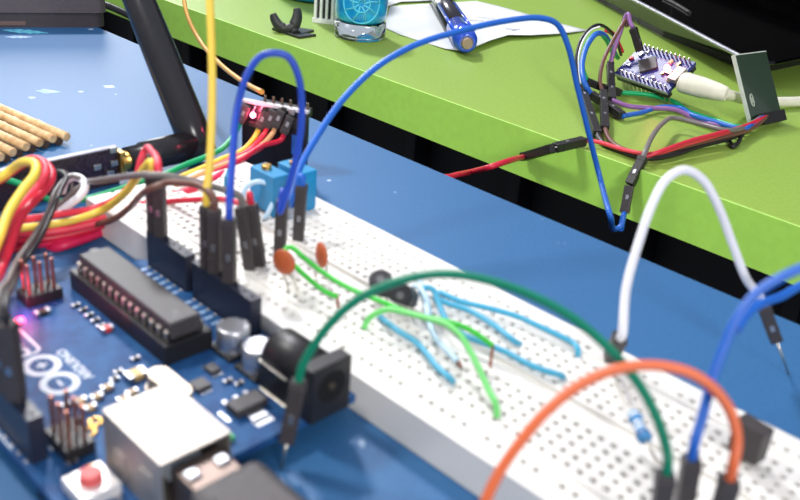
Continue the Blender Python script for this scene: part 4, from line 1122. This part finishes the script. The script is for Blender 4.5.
# red jumper from the table gap
r1, r2, r3 = at(523, 156, 0)*0, None, None
r3 = at(584, 141, 2.2); r2 = at(554, 148, 2.4); r1 = aty(523, 157, GY-3)
dj('red jumper wire coming up from the blue table edge onto the green desk', WC['red'], [r1+(r2-r1).normalized()*1, (508,161), (490,167), aty(472,171.5,130), aty(458,174.5,118), aty(444,177,109), aty(425,173,106)], [(r1, r2, 2)], 0.95)
dj('short pink red wire linking the long black plugs to the cluster bundle', WC['pink'], [r3+(r2-r3).normalized()*1, (592,141,Z,2), (602,143,Z,2.2), (625,150,Z,2.4), (650,154,Z,3.2), (690,143,Z,4.4), (725,133,Z,5), (750,126), disp_in+dxn*1.0], [(r3, r2+(r3-r2).normalized()*0.3, None)], 0.75)
dj('bright red jumper wire on top of the bundle into the upright panel', WC['red'], [(642,158,Z,2), (662,151,Z,4.6), (690,141,Z,5.6), (720,133,Z,6), (745,126), disp_in+dxn*1.5], (), 0.78)
dj('black wire dipping in a small V below the panel bundle', WC['black'], [(690,143,Z,1.4), (708,138,Z,1.4), (722,137,Z,1.4), (729,141,Z,1), (733,147,Z,0.9), (738,143,Z,1), (743,134,Z,2), disp_in+dxn*1.5], (), 0.75)

# ---- large black device, top right
M_dev = mat('gloss_black', (4, 4, 5), 0.1, scale=60, spec=0.25); M_rim = mat('silver_rim', (150, 150, 158), 0.35, 0.9); M_side = mat('gloss_side', (60, 66, 52), 0.16, 0.9)
def dpoly(pts, h): return [(at(x, y, h).x, at(x, y, h).y) for x, y in pts]
base_pts = dpoly([(565, -14), (600, 5), (660, 38), (738, 69), (757, 76), (774, 74), (800, 68.5), (840, 60)], 0)
far_pts = [(base_pts[-1][0]-120, base_pts[-1][1]+420), (base_pts[0][0]-260, base_pts[0][1]+300)]
dev = thing('black_device', 'large glossy black device with a silver rim filling the top right corner', 'electronic device', (base_pts[3][0], base_pts[3][1], 0))
def inset(poly, d):
    c = V((sum(p[0] for p in poly)/len(poly), sum(p[1] for p in poly)/len(poly)))
    return [tuple(V(p)+(c-V(p)).normalized()*d) for p in poly]
full = base_pts+far_pts
mb = MB(); mb.prism(inset(full, 5), 0, 4.2); part(mb, 'foot', M_blackp, dev)
topp = dpoly([(565, -36), (600, -18), (655, 10), (732, 51), (752, 61), (776, 62), (800, 57), (840, 48)], 14)
fullt = topp+far_pts
mb = MB(); mb.prism(inset(full, 0.5), 4.2, 13.0, fullt); part(mb, 'side_shell', M_side, dev)
mb = MB(); mb.prism(fullt, 13.0, 14.0, inset(fullt, 1.2)); part(mb, 'top_shell', M_dev, dev)
rim = [V((p[0], p[1], 13.6)) for p in topp[:5]]
mb = MB(); mb.tube(smooth_path(rim), [1.1]*(len(smooth_path(rim))-1)+[0.3], 10); part(mb, 'rim', M_rim, dev, 'silver edge strip')
st = [at(664, -2, 14.6), at(676, 4, 14.6), at(690, 12.5, 14.6)]
mb = MB(); mb.tube(smooth_path(st), 0.9, 8); part(mb, 'trim_strip', mat('dull_trim', (60, 58, 56), 0.5, 0.5), dev)
# a raised screen slab farther back on it
mb = MB(); p_ = at(760, 20, 14); mb.box(p_+V((20, 70, 30)), (260, 60, 50), Matrix.Rotation(-0.5, 3, 'Z'), 6); part(mb, 'raised_back', M_dev, dev)

# ================================================================== LIGHTS
def area(name, loc, target, size, energy, color):
    l = bpy.data.lights.new(name, 'AREA'); l.shape = 'DISK'; l.size = size*MM; l.energy = energy; l.color = color
    o = bpy.data.objects.new(name, l); COL.objects.link(o); o.location = V(loc)*MM
    o.rotation_euler = (V(target)-V(loc)).to_track_quat('-Z', 'Y').to_euler(); return o
area('desk_lamp_light', (-170, -60, 230), (-20, 60, 0), 45, 0.52, (1.0, 0.97, 0.93))
area('ceiling_light', (-850, 400, 850), (-100, 100, 0), 150, 12.0, (0.97, 0.97, 1.0))
area('sheen_fill_light', (-2100, 800, 500), (-100, 100, 0), 900, 16.0, (0.95, 0.97, 1.0))  # added area light for the sheen at the left, no window known there
area('front_fill_light', (900, -420, 520), (0, 60, 0), 280, 9.0, (1.0, 0.98, 0.96))  # added fill light, no known source; lifts antenna highlight and front faces
def glow(name, p, e, c=(1, 0.08, 0.18)):
    l = bpy.data.lights.new(name, 'POINT'); l.energy = e; l.color = c; l.shadow_soft_size = 0.0012
    o = bpy.data.objects.new(name, l); COL.objects.link(o); o.location = V(p)*MM; return o
glow('module_led_light', on_face(253, 115, 4.0), 0.004)
glow('board_led_light', aw(59.8, 34.2, 3.2), 0.005, (1, 0.08, 0.25))
glow('controller_led_light', ledp+nN*3.0, 0.003, (1, 0.25, 0.15))
w = bpy.data.worlds.new('room'); scene.world = w; w.use_nodes = True
nt = w.node_tree; bg = nt.nodes['Background']
tc = nt.nodes.new('ShaderNodeTexCoord'); gr = nt.nodes.new('ShaderNodeSeparateXYZ'); nt.links.new(tc.outputs['Generated'], gr.inputs['Vector'])
rp = nt.nodes.new('ShaderNodeValToRGB'); rp.color_ramp.elements[0].position = 0.0; rp.color_ramp.elements[0].color = (0.42, 0.42, 0.44, 1)
rp.color_ramp.elements[1].position = 1.0; rp.color_ramp.elements[1].color = (0.75, 0.8, 0.95, 1)
nt.links.new(gr.outputs['Z'], rp.inputs['Fac']); nt.links.new(rp.outputs['Color'], bg.inputs['Color']); bg.inputs['Strength'].default_value = 0.8

# ================================================================== CAMERA
cam = bpy.data.cameras.new('camera'); co = bpy.data.objects.new('camera', cam); COL.objects.link(co)
R = Matrix((RT, -DN, -FW)).transposed()
co.matrix_world = Matrix.Translation(CAM*MM) @ R.to_4x4()
cam.sensor_fit = 'HORIZONTAL'; cam.sensor_width = 36; cam.lens = FPX*36/800
cam.clip_start = 0.005; cam.clip_end = 20
cam.dof.use_dof = True; cam.dof.focus_distance = 0.36; cam.dof.aperture_fstop = 24
scene.camera = co
vs = scene.view_settings
vs.view_transform = 'Standard'; vs.look = 'None'; vs.gamma = 1; vs.exposure = 0.0; vs.use_curve_mapping = False
